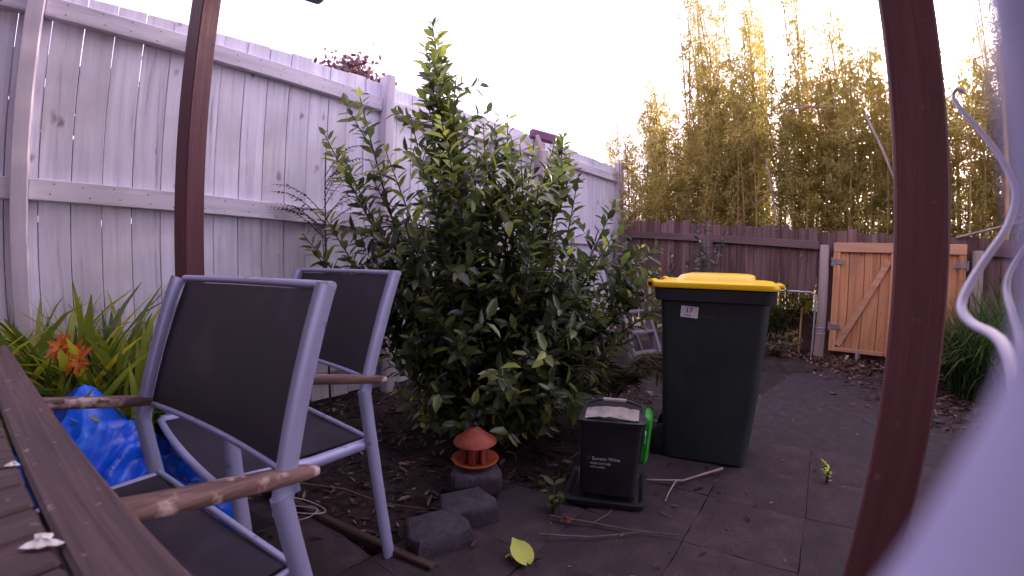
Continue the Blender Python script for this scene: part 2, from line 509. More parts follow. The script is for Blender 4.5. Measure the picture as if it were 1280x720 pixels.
LT = np.array([(0, 1, 2), (0, 2, 3), (1, 4, 5), (1, 5, 2), (2, 5, 6), (2, 6, 3), (4, 7, 5), (5, 7, 6)])
def leaf_arrays(P, D, U, L, W, droop=.12, fold=.18):
    """arrays of pointed, folded leaves: base P, direction D, face normal U, length L, width W"""
    P, D, U = np.asarray(P, float), nrm(np.asarray(D, float)), np.asarray(U, float)
    N = len(P)
    S = nrm(np.cross(D, U))
    U = np.cross(S, D)
    L = np.broadcast_to(np.asarray(L, float), (N,))[:, None]
    W = np.broadcast_to(np.asarray(W, float), (N,))[:, None]
    def pt(t, w, d, f):
        return P + D * L * t + S * W * w * .5 - U * (L * droop * d) + U * (W * fold * f)
    V = np.stack([pt(0, 0, 0, 0), pt(.32, -.92, .12, 1), pt(.32, 0, .10, 0), pt(.32, .92, .12, 1),
                  pt(.70, -.72, .5, 1), pt(.70, 0, .48, 0), pt(.70, .72, .5, 1), pt(1, 0, 1, .2)], 1)
    T = (np.arange(N)[:, None, None] * 8 + LT[None]).reshape(-1, 3)
    return V.reshape(-1, 3), T

Q3 = np.array([(0, 1, 2), (0, 2, 3)])
def blade_arrays(P, D, U, L, W, droop=.2):
    """cheap 2-triangle kite leaves"""
    P, D, U = np.asarray(P, float), nrm(np.asarray(D, float)), np.asarray(U, float)
    N = len(P)
    S = nrm(np.cross(D, U))
    U = np.cross(S, D)
    L = np.broadcast_to(np.asarray(L, float), (N,))[:, None]
    W = np.broadcast_to(np.asarray(W, float), (N,))[:, None]
    V = np.stack([P, P + D * L * .4 + S * W * .5, P + D * L - U * L * droop, P + D * L * .4 - S * W * .5], 1)
    T = (np.arange(N)[:, None, None] * 4 + Q3[None]).reshape(-1, 3)
    return V.reshape(-1, 3), T

def bez(p0, p1, p2, n):
    t = np.linspace(0, 1, n)[:, None]
    return (1 - t) ** 2 * np.array(p0) + 2 * t * (1 - t) * np.array(p1) + t ** 2 * np.array(p2)

def text_mesh(body, size, material, depth=.0006):
    cu = bpy.data.curves.new("txt", 'FONT')
    cu.body = body
    cu.size = size
    cu.extrude = depth
    cu.align_x = 'LEFT'
    o = bpy.data.objects.new("txt", cu)
    col.objects.link(o)
    bpy.context.view_layer.update()
    me = bpy.data.meshes.new_from_object(o.evaluated_get(bpy.context.evaluated_depsgraph_get()))
    bpy.data.objects.remove(o)
    bpy.data.curves.remove(cu)
    me.materials.clear()
    me.materials.append(material)
    return me

# ------------------------------------------------------------------ fence frames
FA = R(38)
FD = Vector((math.sin(FA), math.cos(FA), 0))        # along the white fence, away from us
FN = Vector((math.cos(FA), -math.sin(FA), 0))       # white fence normal, towards the garden
FP = -2.6 * FN
FZ = math.pi / 2 - FA                               # z rotation that puts local x along the fence
BO = Vector((3.31, 3.88, 0))                        # left edge of the gate
BD = Vector((.6768, -.7362, 0))                     # along the brown fence, to the right
BN = Vector((-.7362, -.6768, 0))                    # brown fence normal, towards us
BZ = math.atan2(BD.y, BD.x)

def fpt(s, n=0.0, z=0.0):
    return FP + FD * s + FN * n + Vector((0, 0, z))
def bpt(s, n=0.0, z=0.0):
    return BO + BD * s + BN * n + Vector((0, 0, z))

# ------------------------------------------------------------------ ground
def sheet(name, poly, z, material, kind='structure', sub=0):
    me = bpy.data.meshes.new(name)
    me.from_pydata([(x, y, z) for x, y in poly], [], [tuple(range(len(poly)))])
    me.materials.append(material)
    return tag(put(name, me), kind=kind)
sheet('ground', [(-80, -80), (80, -80), (80, 80), (-80, 80)], 0.0, M['soil'])
PATIO = [(-.30, 1.12), (-.10, 1.46), (.02, 1.66), (.25, 1.78), (.55, 1.95), (.78, 2.22), (1.2, 2.45), (1.92, 2.90), (2.55, 3.42), (3.2, 3.72), (3.55, 3.46), (3.65, 2.85), (3.2, 2.0), (2.9, 1.2), (2.6, -.6), (-.9, -.6), (-1.6, .2), (-2.0, .95), (-1.22, 1.55)]
sheet('path', PATIO, .008, M['asphalt'])
def inside(x, y, poly):
    c = False
    for i in range(len(poly)):
        (x1, y1), (x2, y2) = poly[i - 1], poly[i]
        if (y1 > y) != (y2 > y) and x < (x2 - x1) * (y - y1) / (y2 - y1) + x1:
            c = not c
    return c
PAVE = [(-.30, 1.10), (-.06, 1.52), (.10, 1.68), (.5, 1.86), (.78, 2.0), (1.22, 2.12), (1.55, 1.92), (2.3, 1.25), (2.2, -.4), (-.7, -.4), (-1.3, .2), (-1.7, .9), (-1.1, 1.42)]
pave = sheet('paving', PAVE, .013, M['joint'])
pv = []
for k in range(4):
    b = MB()
    nx, ny = 7, 7
    lx, ly = .3930, .3580
    g = [[Vector(((i / (nx - 1) - .5) * lx, (j / (ny - 1) - .5) * ly, 0)) for i in range(nx)] for j in range(ny)]
    for j in range(ny):
        for i in range(nx):
            e = i in (0, nx - 1) or j in (0, ny - 1)
            q = g[j][i]
            q.z = -.006 if e else rnd.uniform(-.001, .0012)
            if e:
                q.x += rnd.uniform(-.003, .003); q.y += rnd.uniform(-.003, .003)
    vs = [q for r in g for q in r]
    fs = [(j * nx + i, j * nx + i + 1, (j + 1) * nx + i + 1, (j + 1) * nx + i) for j in range(ny - 1) for i in range(nx - 1)]
    edge = [j * nx for j in range(ny)][::-1]
    loop = [(0, i) for i in range(nx)] + [(j, nx - 1) for j in range(1, ny)] + [(ny - 1, i) for i in range(nx - 2, -1, -1)] + [(j, 0) for j in range(ny - 2, 0, -1)]
    li = [j * nx + i for j, i in loop]
    base = len(vs)
    vs += [Vector((vs[i].x, vs[i].y, -.030)) for i in li]
    n_ = len(li)
    fs += [(li[a], base + a, base + (a + 1) % n_, li[(a + 1) % n_]) for a in range(n_)]
    b.add(vs, fs)
    pv.append(b.mesh('paver', M['paver'], 50))
for i in range(-8, 9):
    for j in range(-4, 10):
        un, ud = .086 + (i + .5) * .395, 2.10 + (j - 6.5) * .36
        c = FN * un + FD * ud
        if inside(c.x, c.y, PAVE):
            put('paver', pv[rnd.randrange(4)], pave, (c.x, c.y, .028 + rnd.uniform(-.0015, .0015)),
                (rnd.uniform(-.004, .004), rnd.uniform(-.004, .004), FZ - math.pi / 2 + rnd.uniform(-.012, .012)))

def mound(name, cx, cy, rx, ry, h, rz, material):
    """low heap of soil"""
    vs, fs, n, m = [], [], 28, 9
    for i in range(m):
        r = i / (m - 1)
        for k in range(n):
            a = 2 * math.pi * k / n
            x, y = rx * r * math.cos(a), ry * r * math.sin(a)
            z = h * (1 - r * r) + (rnd.uniform(-.012, .012) if i < m - 1 else -.02)
            c, s_ = math.cos(rz), math.sin(rz)
            vs.append((cx + c * x - s_ * y, cy + s_ * x + c * y, z))
    for i in range(m - 1):
        for k in range(n):
            fs.append((i * n + k, (i + 1) * n + k, (i + 1) * n + (k + 1) % n, i * n + (k + 1) % n))
    b = MB().add(vs, fs)
    return tag(b.build(name, material, smooth=60), kind='structure')
mound('garden_bed', -.15, 2.6, 1.5, 1.0, .07, .55, M['soil'])
mound('soil_bank', 2.35, 4.0, .85, .38, .12, BZ, M['soil'])

def chips(name, area, N, lmin, lmax, material, zoff=.012, wr=.35, label=None, tilt=.5):
    pts = []
    while len(pts) < N:
        q = area()
        if q is not None:
            pts.append(q)
    P = np.array(pts)
    a = rng.uniform(0, 2 * np.pi, N)
    D = np.stack([np.cos(a), np.sin(a), rng.normal(0, tilt * .5, N)], 1)
    U = np.stack([rng.normal(0, tilt, N), rng.normal(0, tilt, N), np.ones(N)], 1)
    L = rng.uniform(lmin, lmax, N)
    P[:, 2] += zoff
    V, T = leaf_arrays(P, D, U, L, L * wr * rng.uniform(.5, 1.3, N), .1, .15)
    o = put(name, np_mesh(name, V, T, material, np.repeat(rng.uniform(0, 1, N), 8)))
    return tag(o, label, kind='stuff')
def bedz(x, y):
    c, s_ = math.cos(.55), math.sin(.55)
    dx, dy = x + .15, y - 2.6
    u, v = (c * dx + s_ * dy) / 1.5, (-s_ * dx + c * dy) / 1.0
    return max(0, .07 * (1 - u * u - v * v))
def bed_area():
    x, y = rnd.uniform(-1.6, 1.0), rnd.uniform(1.15, 3.2)
    if inside(x, y, PATIO) and rnd.random() > .06:
        return None
    return (x, y, bedz(x, y) + (.02 if inside(x, y, PATIO) else 0))
chips('mulch', bed_area, 5200, .02, .07, M['mulch'], .008, .28)
def gate_area():
    s, n = rnd.uniform(-1.6, 1.9), abs(rnd.gauss(.12, .33))
    if n > 1.0:
        return None
    p = bpt(s, n)
    return (p.x, p.y, .015 + (.07 if s < -.3 and n < .4 else 0) * rnd.random())
chips('leaf_litter', gate_area, 2600, .03, .08, M['litter'], .012, .5)
def right_area():
    x = 3.15 + rnd.gauss(0, .28)
    y = 2.25 + rnd.gauss(0, .42)
    return (x, y, .012)
chips('leaf_litter', right_area, 650, .03, .07, M['litter'], .012, .5)
def pave_area():
    x, y = rnd.uniform(-.2, 2.6), rnd.uniform(.9, 3.2)
    return (x, y, .034) if inside(x, y, PATIO) else None
chips('leaf_litter', pave_area, 130, .012, .035, M['litter'], .004, .4, tilt=.2)

# ------------------------------------------------------------------ white fence
wf = thing('paling_fence', 'tall whitewashed timber paling fence running along the left side behind the shrub', 'fence', (0, 0, 0))
pm = []
for k in range(5):
    b = MB().box((0, 0, 1.1), (.1384 - .0004 * (k % 3), .024, 2.2), ch=.0022)
    pm.append(b.mesh('paling', M['whitewash']))
def top_z(s):
    return 2.295 - .015 * max(0, min(s, 2)) + .012 * max(0, s - 3)
s = -1.75
while s < 5.68:
    w = .1415
    zt = top_z(s) + rnd.choice((-.008, -.004, 0, .004, .01))
    o = put('paling', pm[rnd.randrange(5)], wf, fpt(s + w / 2, -.010 + rnd.uniform(-.003, .003), zt - 2.2), (rnd.uniform(-.002, .002), rnd.uniform(-.0006, .0006), FZ + rnd.uniform(-.006, .006)))
    s += w
def frail(s0, z0, s1, z1, name='rail', th=.045, h=.098):
    p0, p1 = fpt(s0, .0245, z0), fpt(s1, .0245, z1)
    L = (p1 - p0).length
    o = MB().box((0, 0, 0), (L, th, h), ch=.003).build(name, M['whiterail'], wf, loc=(p0 + p1) / 2)
    o.rotation_euler = (0, -math.atan2(z1 - z0, s1 - s0), FZ)
POSTS = (-2.1, -.265, 1.80, 3.72, 5.735)
rz = {-2.1: 2.22, -.265: 2.19, 1.80: 2.09, 3.72: 2.10, 5.735: 2.13}
mz = {-2.1: 1.41, -.265: 1.33, 1.80: 1.24, 3.72: 1.22, 5.735: 1.22}
for a, b_ in zip(POSTS[:-1], POSTS[1:]):
    frail(a + .037, rz[a], b_ - .037, rz[b_])
    frail(a + .037, mz[a], b_ - .037, mz[b_])
    frail(a + .037, .32, b_ - .037, .30)
for q in POSTS:
    zt = 2.36 if q == POSTS[-1] else 2.31
    o = MB().box((0, 0, zt / 2), (.07 if q < 5 else .095, .10, zt), ch=.004).build('post', M['whitepost'], wf, loc=fpt(q, .044))
    o.rotation_euler = (0, 0, FZ)

b = MB()                                             # nail heads where the palings meet the rails
s = -1.75
while s < 5.68:
    for (zz, off) in ((rz, .0475), (mz, .0475)):
        k = max(i for i in range(len(POSTS) - 1) if POSTS[i] <= s + .0001) if s > POSTS[0] else 0
        f = (s + .07 - POSTS[k]) / (POSTS[k + 1] - POSTS[k])
        z = zz[POSTS[k]] + (zz[POSTS[k + 1]] - zz[POSTS[k]]) * f
        for dz in (-.025, .025):
            q = fpt(s + .07 + rnd.uniform(-.02, .02), off, z + dz + rnd.uniform(-.008, .008))
            b.add([q + FD * .0045 * math.cos(a) + Vector((0, 0, .0045 * math.sin(a))) + FN * .0005 for a in [k2 * math.pi / 3 for k2 in range(6)]], [(0, 1, 2, 3, 4, 5)])
    s += .1415
nails = b.build('nail_heads', M['steel'], wf)
nails['kind'] = 'stuff'
# leaf backing added unseen behind the palings to darken the gaps between them
N = 9000
P = np.stack([rng.uniform(-1.9, 2.6, N), rng.uniform(-.75, -.28, N), rng.uniform(.05, 2.08, N)], 1)
Pw = np.array([tuple(fpt(a, b_, c_)) for a, b_, c_ in P])
V, T = blade_arrays(Pw, rng.normal(0, 1, (N, 3)), rng.normal(0, 1, (N, 3)), .15, .09, .1)
gap_backing = thing('gap_backing', 'dark leaf backing added behind the white palings to darken their gaps', 'gap_backing', (0, 0, 0))
put('foliage', np_mesh('foliage', V, T, M['bushleaf'], np.repeat(rng.uniform(0, .5, N), 4)), gap_backing)['kind'] = 'stuff'

# ------------------------------------------------------------------ brown fence, gate
bf = thing('paling_fence', 'low dark brown stained paling fence across the back below the bamboo', 'fence', (0, 0, 0))
bp_ = [MB().box((0, 0, -.65), (.098, .016, 1.3), ch=.002).mesh('paling', M['brownpaling']) for _ in range(3)]
bs_ = [MB().box((0, 0, -.33), (.098, .016, .66), ch=.002).mesh('paling', M['brownpaling']) for _ in range(2)]
s = -2.72
while s < 3.6:
    zt = 1.335 - .068 * s + rnd.choice((-.02, -.008, .004, .016, .03)) if s < .2 else 1.32 - .03 * s + rnd.uniform(-.012, .012)
    me = rnd.choice(bs_) if -1.02 < s < -.17 else rnd.choice(bp_)
    put('paling', me, bf, bpt(s + .05, -.060 + rnd.uniform(-.004, .004), zt), (rnd.uniform(-.004, .004), rnd.uniform(-.008, .008), BZ + rnd.uniform(-.02, .02)))
    s += .1015
def brail(s0, s1, z0, z1, h=.085, n=-.027, name='rail'):
    p0, p1 = bpt(s0, n, z0), bpt(s1, n, z1)
    o = MB().box((0, 0, 0), ((p1 - p0).length, .045, h), ch=.003).build(name, M['brownrail'], bf, loc=(p0 + p1) / 2)
    o.rotation_euler = (0, -math.atan2(z1 - z0, s1 - s0), BZ)
brail(-2.68, -1.42, 1.335, 1.262)
brail(-1.415, -.16, 1.262, 1.185)
brail(1.40, 3.5, 1.16, 1.06)
brail(-2.68, -1.42, .40, .38)
brail(1.40, 3.5, .35, .30)
for q, zt in ((-2.64, 1.40), (-1.42, 1.24), (3.5, 1.15)):
    o = MB().box((0, 0, zt / 2), (.09, .09, zt), ch=.004).build('post', M['brownrail'], bf, loc=bpt(q, .042))
    o.rotation_euler = (0, 0, BZ)
for q, zt, lab in ((-.095, 1.19, 'grey weathered round-edged timber gate post left of the pine gate'), (1.335, 1.16, 'grey timber gate post right of the pine gate behind the maroon post')):
    t = thing('gate_post', lab, 'post', bpt(q, .02), BZ, 'posts either side of the pine gate')
    b = MB()
    b.loft([[(math.copysign(abs(math.cos(a)) ** .6, math.cos(a)) * r, math.copysign(abs(math.sin(a)) ** .6, math.sin(a)) * r, z)
             for a in [2 * math.pi * k / 16 for k in range(16)]] for r, z in ((.054, 0), (.050, .3), (.048, zt - .01), (.042, zt))])
    b.build('shaft', M['greypost'], t, 40)
    if q < 0:
        for z in (.34, .28):
            MB().tube([(.054 * math.cos(a), .054 * math.sin(a), z + .01 * math.sin(a)) for a in [2 * math.pi * k / 16 for k in range(17)]], .004, 6).build('wire_tie', M['galv'], t, 60)
t = thing('gate_leaf', 'left leaf of the new pine gate with diagonal brace rising to the right', 'gate', bpt(0, .0, .10), BZ, 'two leaves of the new pine gate')
def gate_leaf(t, mir):
    W, H = .612, 1.115
    X = (lambda x: x) if not mir else (lambda x: W - x)
    ws = (.15, .15, .15, .146)
    x = .006
    for w in ws:
        MB().box((X(x + w / 2), .004, H / 2 + rnd.uniform(-.003, .003)), (w - .004, .018, H - .012), ch=.003).build('board', M['gatewood'], t)
        x += w + .001
    MB().box((W / 2, -.023, H - .048), (W, .026, .095), ch=.003).build('top_rail', M['gaterail'], t)
    MB().box((X(.034), -.023, (H - .10) / 2), (.068, .024, H - .10), ch=.003).build('stile', M['gatewood'], t)
    MB().box((X(W - .026), -.023, (H - .10) / 2), (.05, .022, H - .10), ch=.003).build('stile', M['gatewood'], t)
    MB().box((W / 2, -.0225, .022), (W - .124, .021, .04), ch=.003).build('bottom_rail', M['gaterail'], t)
    x0, z0, x1, z1 = X(.085), .06, X(W - .07), H - .17
    L = math.hypot(x1 - x0, z1 - z0)
    MB().box(((x0 + x1) / 2, -.0205, (z0 + z1) / 2), (L, .019, .062), Matrix.Rotation(-math.atan2(z1 - z0, x1 - x0), 3, 'Y'), ch=.003).build('brace', M['gaterail'], t)
    for z in (.255, .92):
        h = MB().box((X(.045), -.040, z), (.12, .006, .05), ch=.002)
        h.tube([(X(-.012), -.04, z - .045), (X(-.012), -.04, z + .045)], .011, 10)
        h.build('hinge', M['steel'], t)
gate_leaf(t, False)
b = MB().box((.30, -.052, -.01), (.035, .014, .085), ch=.002)
b.tube([(.30, -.065, .06), (.30, -.065, -.07)], .007, 8)
b.build('drop_bolt', M['galv'], t)
t2 = thing('gate_leaf', 'right leaf of the new pine gate mostly hidden behind the maroon post', 'gate', bpt(.625, .0, .10), BZ, 'two leaves of the new pine gate')
gate_leaf(t2, True)
# pipe frame under the short palings, board and bank behind
t = thing('pipe_frame', 'pale galvanised pipe frame under the short brown palings beside the grey gate post', 'pipe', bpt(-.17, .0), BZ)
MB().tube([(0, 0, .02), (0, 0, .60), (-.01, 0, .668), (-.05, 0, .69), (-.95, 0, .685)], .011, 10).build('bent_pipe', M['galv'], t, 60)
o = MB().box((0, 0, .23), (1.5, .03, .46), ch=.004).build('retaining_board', M['brownboard'], loc=bpt(-.85, -.32))
o.rotation_euler = (0, 0, BZ)
tag(o, 'low reddish brown board behind the gap under the brown palings', 'board')

def plant_cloud(name, label, cat, loc, N, spread, h0, h1, L, W, material, up=.6, group=None, stems=6, stemmat='bushtwig', kite=False):
    """small upright plant: stems carrying leaves"""
    t = thing(name, label, cat, loc, 0, group)
    sb, P, D, U = MB(), [], [], []
    for k in range(stems):
        a = rnd.uniform(0, 6.28)
        r = spread * rnd.uniform(.3, 1)
        tip = (r * math.cos(a), r * math.sin(a), rnd.uniform(.75, 1) * h1)
        c = bez((0, 0, 0), (tip[0] * .2, tip[1] * .2, tip[2] * .6), tip, 9)
        sb.tube([tuple(q) for q in c], [.006 - .0005 * i for i in range(9)], 5)
        for _ in range(N // stems):
            u = rnd.uniform(h0 / h1, 1) * 8
            i = min(int(u), 7)
            q = c[i] + (c[i + 1] - c[i]) * (u - i)
            d = np.array((rnd.gauss(0, 1), rnd.gauss(0, 1), rnd.gauss(up, .5)))
            P.append(q); D.append(d); U.append((rnd.gauss(0, .5), rnd.gauss(0, .5), 1))
    sb.build('stems', M[stemmat], t, 60)
    n = len(P)
    LL = L * rng.uniform(.6, 1.25, n)
    V, T = leaf_arrays(P, D, U, LL, LL * W, .15, .15)
    o = put('foliage', np_mesh('foliage', V, T, M[material], np.repeat(rng.uniform(0, 1, n), 8)), t)
    o['kind'] = 'stuff'
    return t
plant_cloud('weed_plant', 'bright green weeds seen through the gap under the brown palings', 'plant', bpt(-.62, -.22), 420, .50, .3, .78, .09, .3, 'weedleaf', group=None, stems=14)
plant_cloud('sapling', 'thin grey-green sapling in front of the brown fence behind the yellow lid', 'plant', (1.97, 4.16, .0), 230, .20, .75, 1.46, .075, .33, 'greyleaf', stems=7)
plant_cloud('sapling', 'low grey-leaved shoot left of the sapling between the shrub and the bin', 'plant', (1.62, 4.3, .0), 110, .26, .6, 1.08, .085, .36, 'greyleaf', stems=5)
plant_cloud('weed_plant', 'low scrubby weeds in the leaf litter left of the pine gate', 'plant', (2.55, 3.72, .06), 260, .32, .02, .22, .07, .3, 'frondleaf', stems=16)

# ------------------------------------------------------------------ bamboo
def bamboo_mesh(h, nl, seed, lo=.16, leafscale=1.0):
    r = np.random.default_rng(seed)
    b = MB()
    P, D, U, vb = [], [], [], []
    for q_ in range(3):                     # three stems from one root
        off = np.array((r.normal(0, .10), r.normal(0, .10), 0))
        hh = h * (1, .86, .93)[q_]
        tip = off + np.array((r.normal(0, .16), r.normal(0, .16), hh))
        c = bez(off, off * .9 + np.array((0, 0, hh * .6)), tip, 14)
        b.tube([tuple(q) for q in c], [.015 * (1 - i / 15) + .002 for i in range(14)], 6)
        nb = nl // 14 // 3
        for k in range(nb):
            z = lo + (1 - lo) * r.beta(1.25, 1.15)
            i = min(int(z * 13), 12)
            q = c[i] + (c[i + 1] - c[i]) * (z * 13 - i)
            a = r.uniform(0, 6.283)
            bl = r.uniform(.10, .36) * (1.1 - .5 * z)
            d = np.array((math.cos(a), math.sin(a), r.uniform(.3, 1.4)))
            b.tube([tuple(q), tuple(q + d * bl * .6), tuple(q + d * bl)], [.0035, .0025, .0012], 3, caps=False)
            w = r.uniform(0, .75)
            for j in range(14):
                u = r.uniform(.25, 1.05)
                P.append(q + d * bl * u + r.normal(0, .028, 3))
                D.append(d * .35 + np.array((r.normal(0, .6), r.normal(0, .6), r.normal(-.5, .45))))
                U.append((r.normal(0, .6), r.normal(0, .6), 1))
                vb.append(w + r.uniform(0, .28))
    n = len(P)
    L = r.uniform(.055, .125, n) * leafscale
    V, T = blade_arrays(P, D, U, L, L * .17, .15)
    return b.mesh('culm', M['culm'], 60), np_mesh('foliage', V, T, M['bambooleaf'], np.clip(np.repeat(vb, 4), 0, 1))
bam = [bamboo_mesh(3.3, 2500, 1, .16), bamboo_mesh(3.8, 2800, 2, .16), bamboo_mesh(3.55, 2600, 3, .05), bamboo_mesh(4.1, 2600, 4, .2), bamboo_mesh(2.8, 2200, 5, .04)]
tall = [bamboo_mesh(6.0, 900, 6, .42), bamboo_mesh(6.8, 900, 7, .4), bamboo_mesh(5.2, 900, 8, .38)]
def bamboo(s, n, kinds, label, group, sc=1.0):
    p = bpt(s, -n)
    t = thing('bamboo', label, 'bamboo', p, rnd.uniform(0, 6.28), group)
    cm, fm = rnd.choice(kinds)
    k = sc * rnd.uniform(.92, 1.08)
    t.scale = (k, k, k)
    put('culm', cm, t)
    put('foliage', fm, t)['kind'] = 'stuff'
    return t
LB = 'leafy green bamboo in the dense screen behind the brown fence'
LT_ = 'tall thin bamboo rising high above the dense screen behind the fence'
def dens(s):     # crown height over the length of the fence
    if s < -2.85: return .84
    if s < -1.05: return .92
    if s < -.80: return .95
    if s < .15: return 1.0 + .06 * math.sin(s * 5)
    return .92 + .04 * math.sin(s * 7)
for row in range(3):
    s = -3.05 + .06 * row
    while s < 4.3:
        n = .45 + row * .48 + rnd.uniform(-.16, .16)
        bamboo(s, n, bam, LB, 'bamboo of the dense screen', dens(s) * (.86 if row == 0 else 1.0))
        s += rnd.uniform(.21, .31) if -2.2 < s < -.9 else rnd.uniform(.15, .22)
for k in range(30):
    s = rnd.choice((rnd.uniform(-2.4, -1.2), rnd.uniform(-.7, .1), rnd.uniform(1.5, 4.2), rnd.uniform(-1.6, -.9)))
    bamboo(s, rnd.uniform(.8, 2.6), tall, LT_, 'tall bamboo above the screen')
for k in range(8):  # extra bamboos added to block the sun from the dark maroon post
    bamboo(-1.9 + .12 * k, rnd.uniform(.9, 1.5), bam, LB, 'bamboo of the dense screen', rnd.uniform(1.04, 1.16))
for k, (s, n, dx, lab) in enumerate(((1.62, .30, .02, 'golden yellow bamboo cane standing right of the maroon post'),
                                 (1.86, .42, .07, 'second dull golden cane to the right of the bright yellow one'))):
    t = thing('bamboo_cane', lab, 'bamboo', bpt(s, -n), 0, 'golden canes right of the maroon post')
    b = MB()
    zz = [0]
    while zz[-1] < 3.1:
        zz += [zz[-1] + .20, zz[-1] + .21, zz[-1] + .225]
    b.tube([(dx * z / 3, 0, z) for z in zz], [.021 if i % 3 != 2 else .0245 for i in range(len(zz))], 10)
    b.build('culm', M['culmyellow'] if k == 0 else M['culm'], t, 40)
for (a, b2, r_, lab) in (((1.15, 1.28, -.05), (2.7, 1.62, .35), .014, 'pale bare branch leaning across the fence top behind the wavy cable'),
                     ((-.55, 2.75, -.25), (-.02, 2.68, -.12), .010, 'thin pale cane lying across the bamboo leaves left of the sun'),
                     ((.33, 2.55, -.1), (.62, 1.75, -.1), .016, 'broken pale cane slanting down beside the maroon post'),
                     ((-.62, 1.15, -.15), (-.78, 2.2, -.2), .014, 'upright bare pale cane in the middle of the bamboo screen')):
    p0, p1 = bpt(a[0], a[2], a[1]), bpt(b2[0], b2[2], b2[1])
    mid = (p0 + p1) / 2 + Vector((0, 0, .03))
    t = MB().tube([p - p0 for p in (p0, mid, p1)], [r_, r_ * .85, r_ * .6], 7).build('bare_branch', M['paletwig'], None, 60, p0)
    tag(t, lab, 'branch', 'bare canes in the bamboo')

# tree behind the white fence (only its crown shows above the palings)
t = thing('tree', 'purple-brown tree crown peeping over the white fence top left of the shrub', 'tree', (-2.45, 5.75, 0))
b = MB().tube([(0, 0, 0), (.05, 0, 1.2), (-.03, .05, 2.3), (0, 0, 3.2)], [.09, .075, .06, .02], 8)
for k in range(9):
    a = k * .7
    b.tube([(-.02, .03, 2.2), (.35 * math.cos(a), .35 * math.sin(a), 2.75), (.6 * math.cos(a), .6 * math.sin(a), 3.15)], [.03, .02, .008], 5)
b.build('trunk', M['bushtwig'], t, 60)
N = 5200
a = rng.uniform(0, 2 * np.pi, N); r = .78 * np.sqrt(rng.uniform(0, 1, N)); 
cl = rng.uniform(-.6, .6, (26, 3)) * np.array((1, 1, .5)) + np.array((0, 0, 3.30))
P = cl[rng.integers(0, 26, N)] + rng.normal(0, .13, (N, 3))
V, T = leaf_arrays(P, rng.normal(0, 1, (N, 3)), rng.normal(0, 1, (N, 3)) + np.array((0, 0, 1)), .085, .05)
o = put('crown', np_mesh('crown', V, T, M['treeleaf'], np.repeat(rng.uniform(0, 1, N), 8)), t)
o['kind'] = 'stuff'

# ------------------------------------------------------------------ the big shrub
BB = np.array((-.10, 2.35, .03))
bush = thing('shrub', 'big glossy-leaved green shrub with a tall central leader in the middle of the garden', 'shrub', tuple(BB))
tips = [((-.47, 2.35, 2.36), 1.0), ((-.84, 2.24, 1.90), .9), ((-1.0, 2.17, 1.66), .9), ((-1.04, 2.03, 1.12), .8), ((.30, 2.56, 1.70), .9), ((.36, 2.5, 1.55), .9),
        ((.70, 2.38, .98), .8), ((.82, 2.34, .84), .8), ((-.03, 2.4, 1.80), .9), ((-.16, 2.3, 1.72), .9), ((.12, 2.42, 1.66), .9), ((-.36, 2.28, 1.86), .9), ((-.56, 2.3, 1.78), .9),
        ((-.60, 2.0, .50), .5), ((-.48, 1.92, .34), .5), ((-.72, 2.12, .85), .6), ((-.85, 2.15, 1.0), .6), ((-.12, 1.84, .34), .5), ((.22, 1.9, .38), .5), ((.52, 2.2, 1.12), .8), ((.27, 2.5, 1.58), .8), ((.24, 2.48, 1.66), .8), ((.34, 2.54, 1.62), .8), ((-.10, 2.36, 1.74), .8), ((-.20, 2.4, 1.66), .8), ((-.44, 2.33, 2.05), .8), ((-.50, 2.32, 1.95), .8), ((-.92, 2.2, 1.58), .8), ((-.75, 2.2, 1.45), .8), ((-.95, 2.08, 1.22), .8), ((-1.0, 2.06, 1.04), .8), ((.66, 2.34, .80), .7), ((.78, 2.4, .92), .7), ((-.44, 2.36, 2.26), .9), ((-.50, 2.33, 2.20), .9), ((-.47, 2.31, 2.12), .9), ((-.42, 2.37, 2.12), .9), ((.30, 2.52, 1.74), .9), ((.38, 2.5, 1.48), .8), ((.0, 1.82, .22), .4), ((-.25, 1.84, .26), .4), ((.18, 1.84, .25), .4), ((-.42, 1.88, .24), .4), ((.40, 1.98, .40), .5), ((-.05, 1.8, .5), .5), ((.15, 1.86, .6), .5), ((.80, 2.62, 1.08), .8), ((.70, 2.60, 1.22), .8), ((.88, 2.55, .95), .8), ((.92, 2.5, .75), .8), ((.60, 2.5, 1.34), .8), ((.02, 1.86, .42), .5), ((-.35, 1.90, .75), .6), ((.3, 1.95, .70), .6), ((.55, 2.1, .6), .6), ((-.66, 2.2, 1.55), .9), ((-.3, 2.2, 1.95), .9)]
for k in range(54):
    a = rnd.uniform(0, 6.28)
    q = math.sqrt(rnd.random())
    x, y = -.10 + .80 * q * math.cos(a), 2.38 + .55 * q * math.sin(a)
    dx = (x + .10) / .85
    z = (1.62 - .55 * dx * dx - (.25 if dx > .2 else 0)) * rnd.uniform(.62, 1.02) if rnd.random() < .8 else rnd.uniform(.45, 1.0)
    tips.append(((x, y, z), .8))
sb = MB()
P, D, U, L_, W_, vv = [], [], [], [], [], []
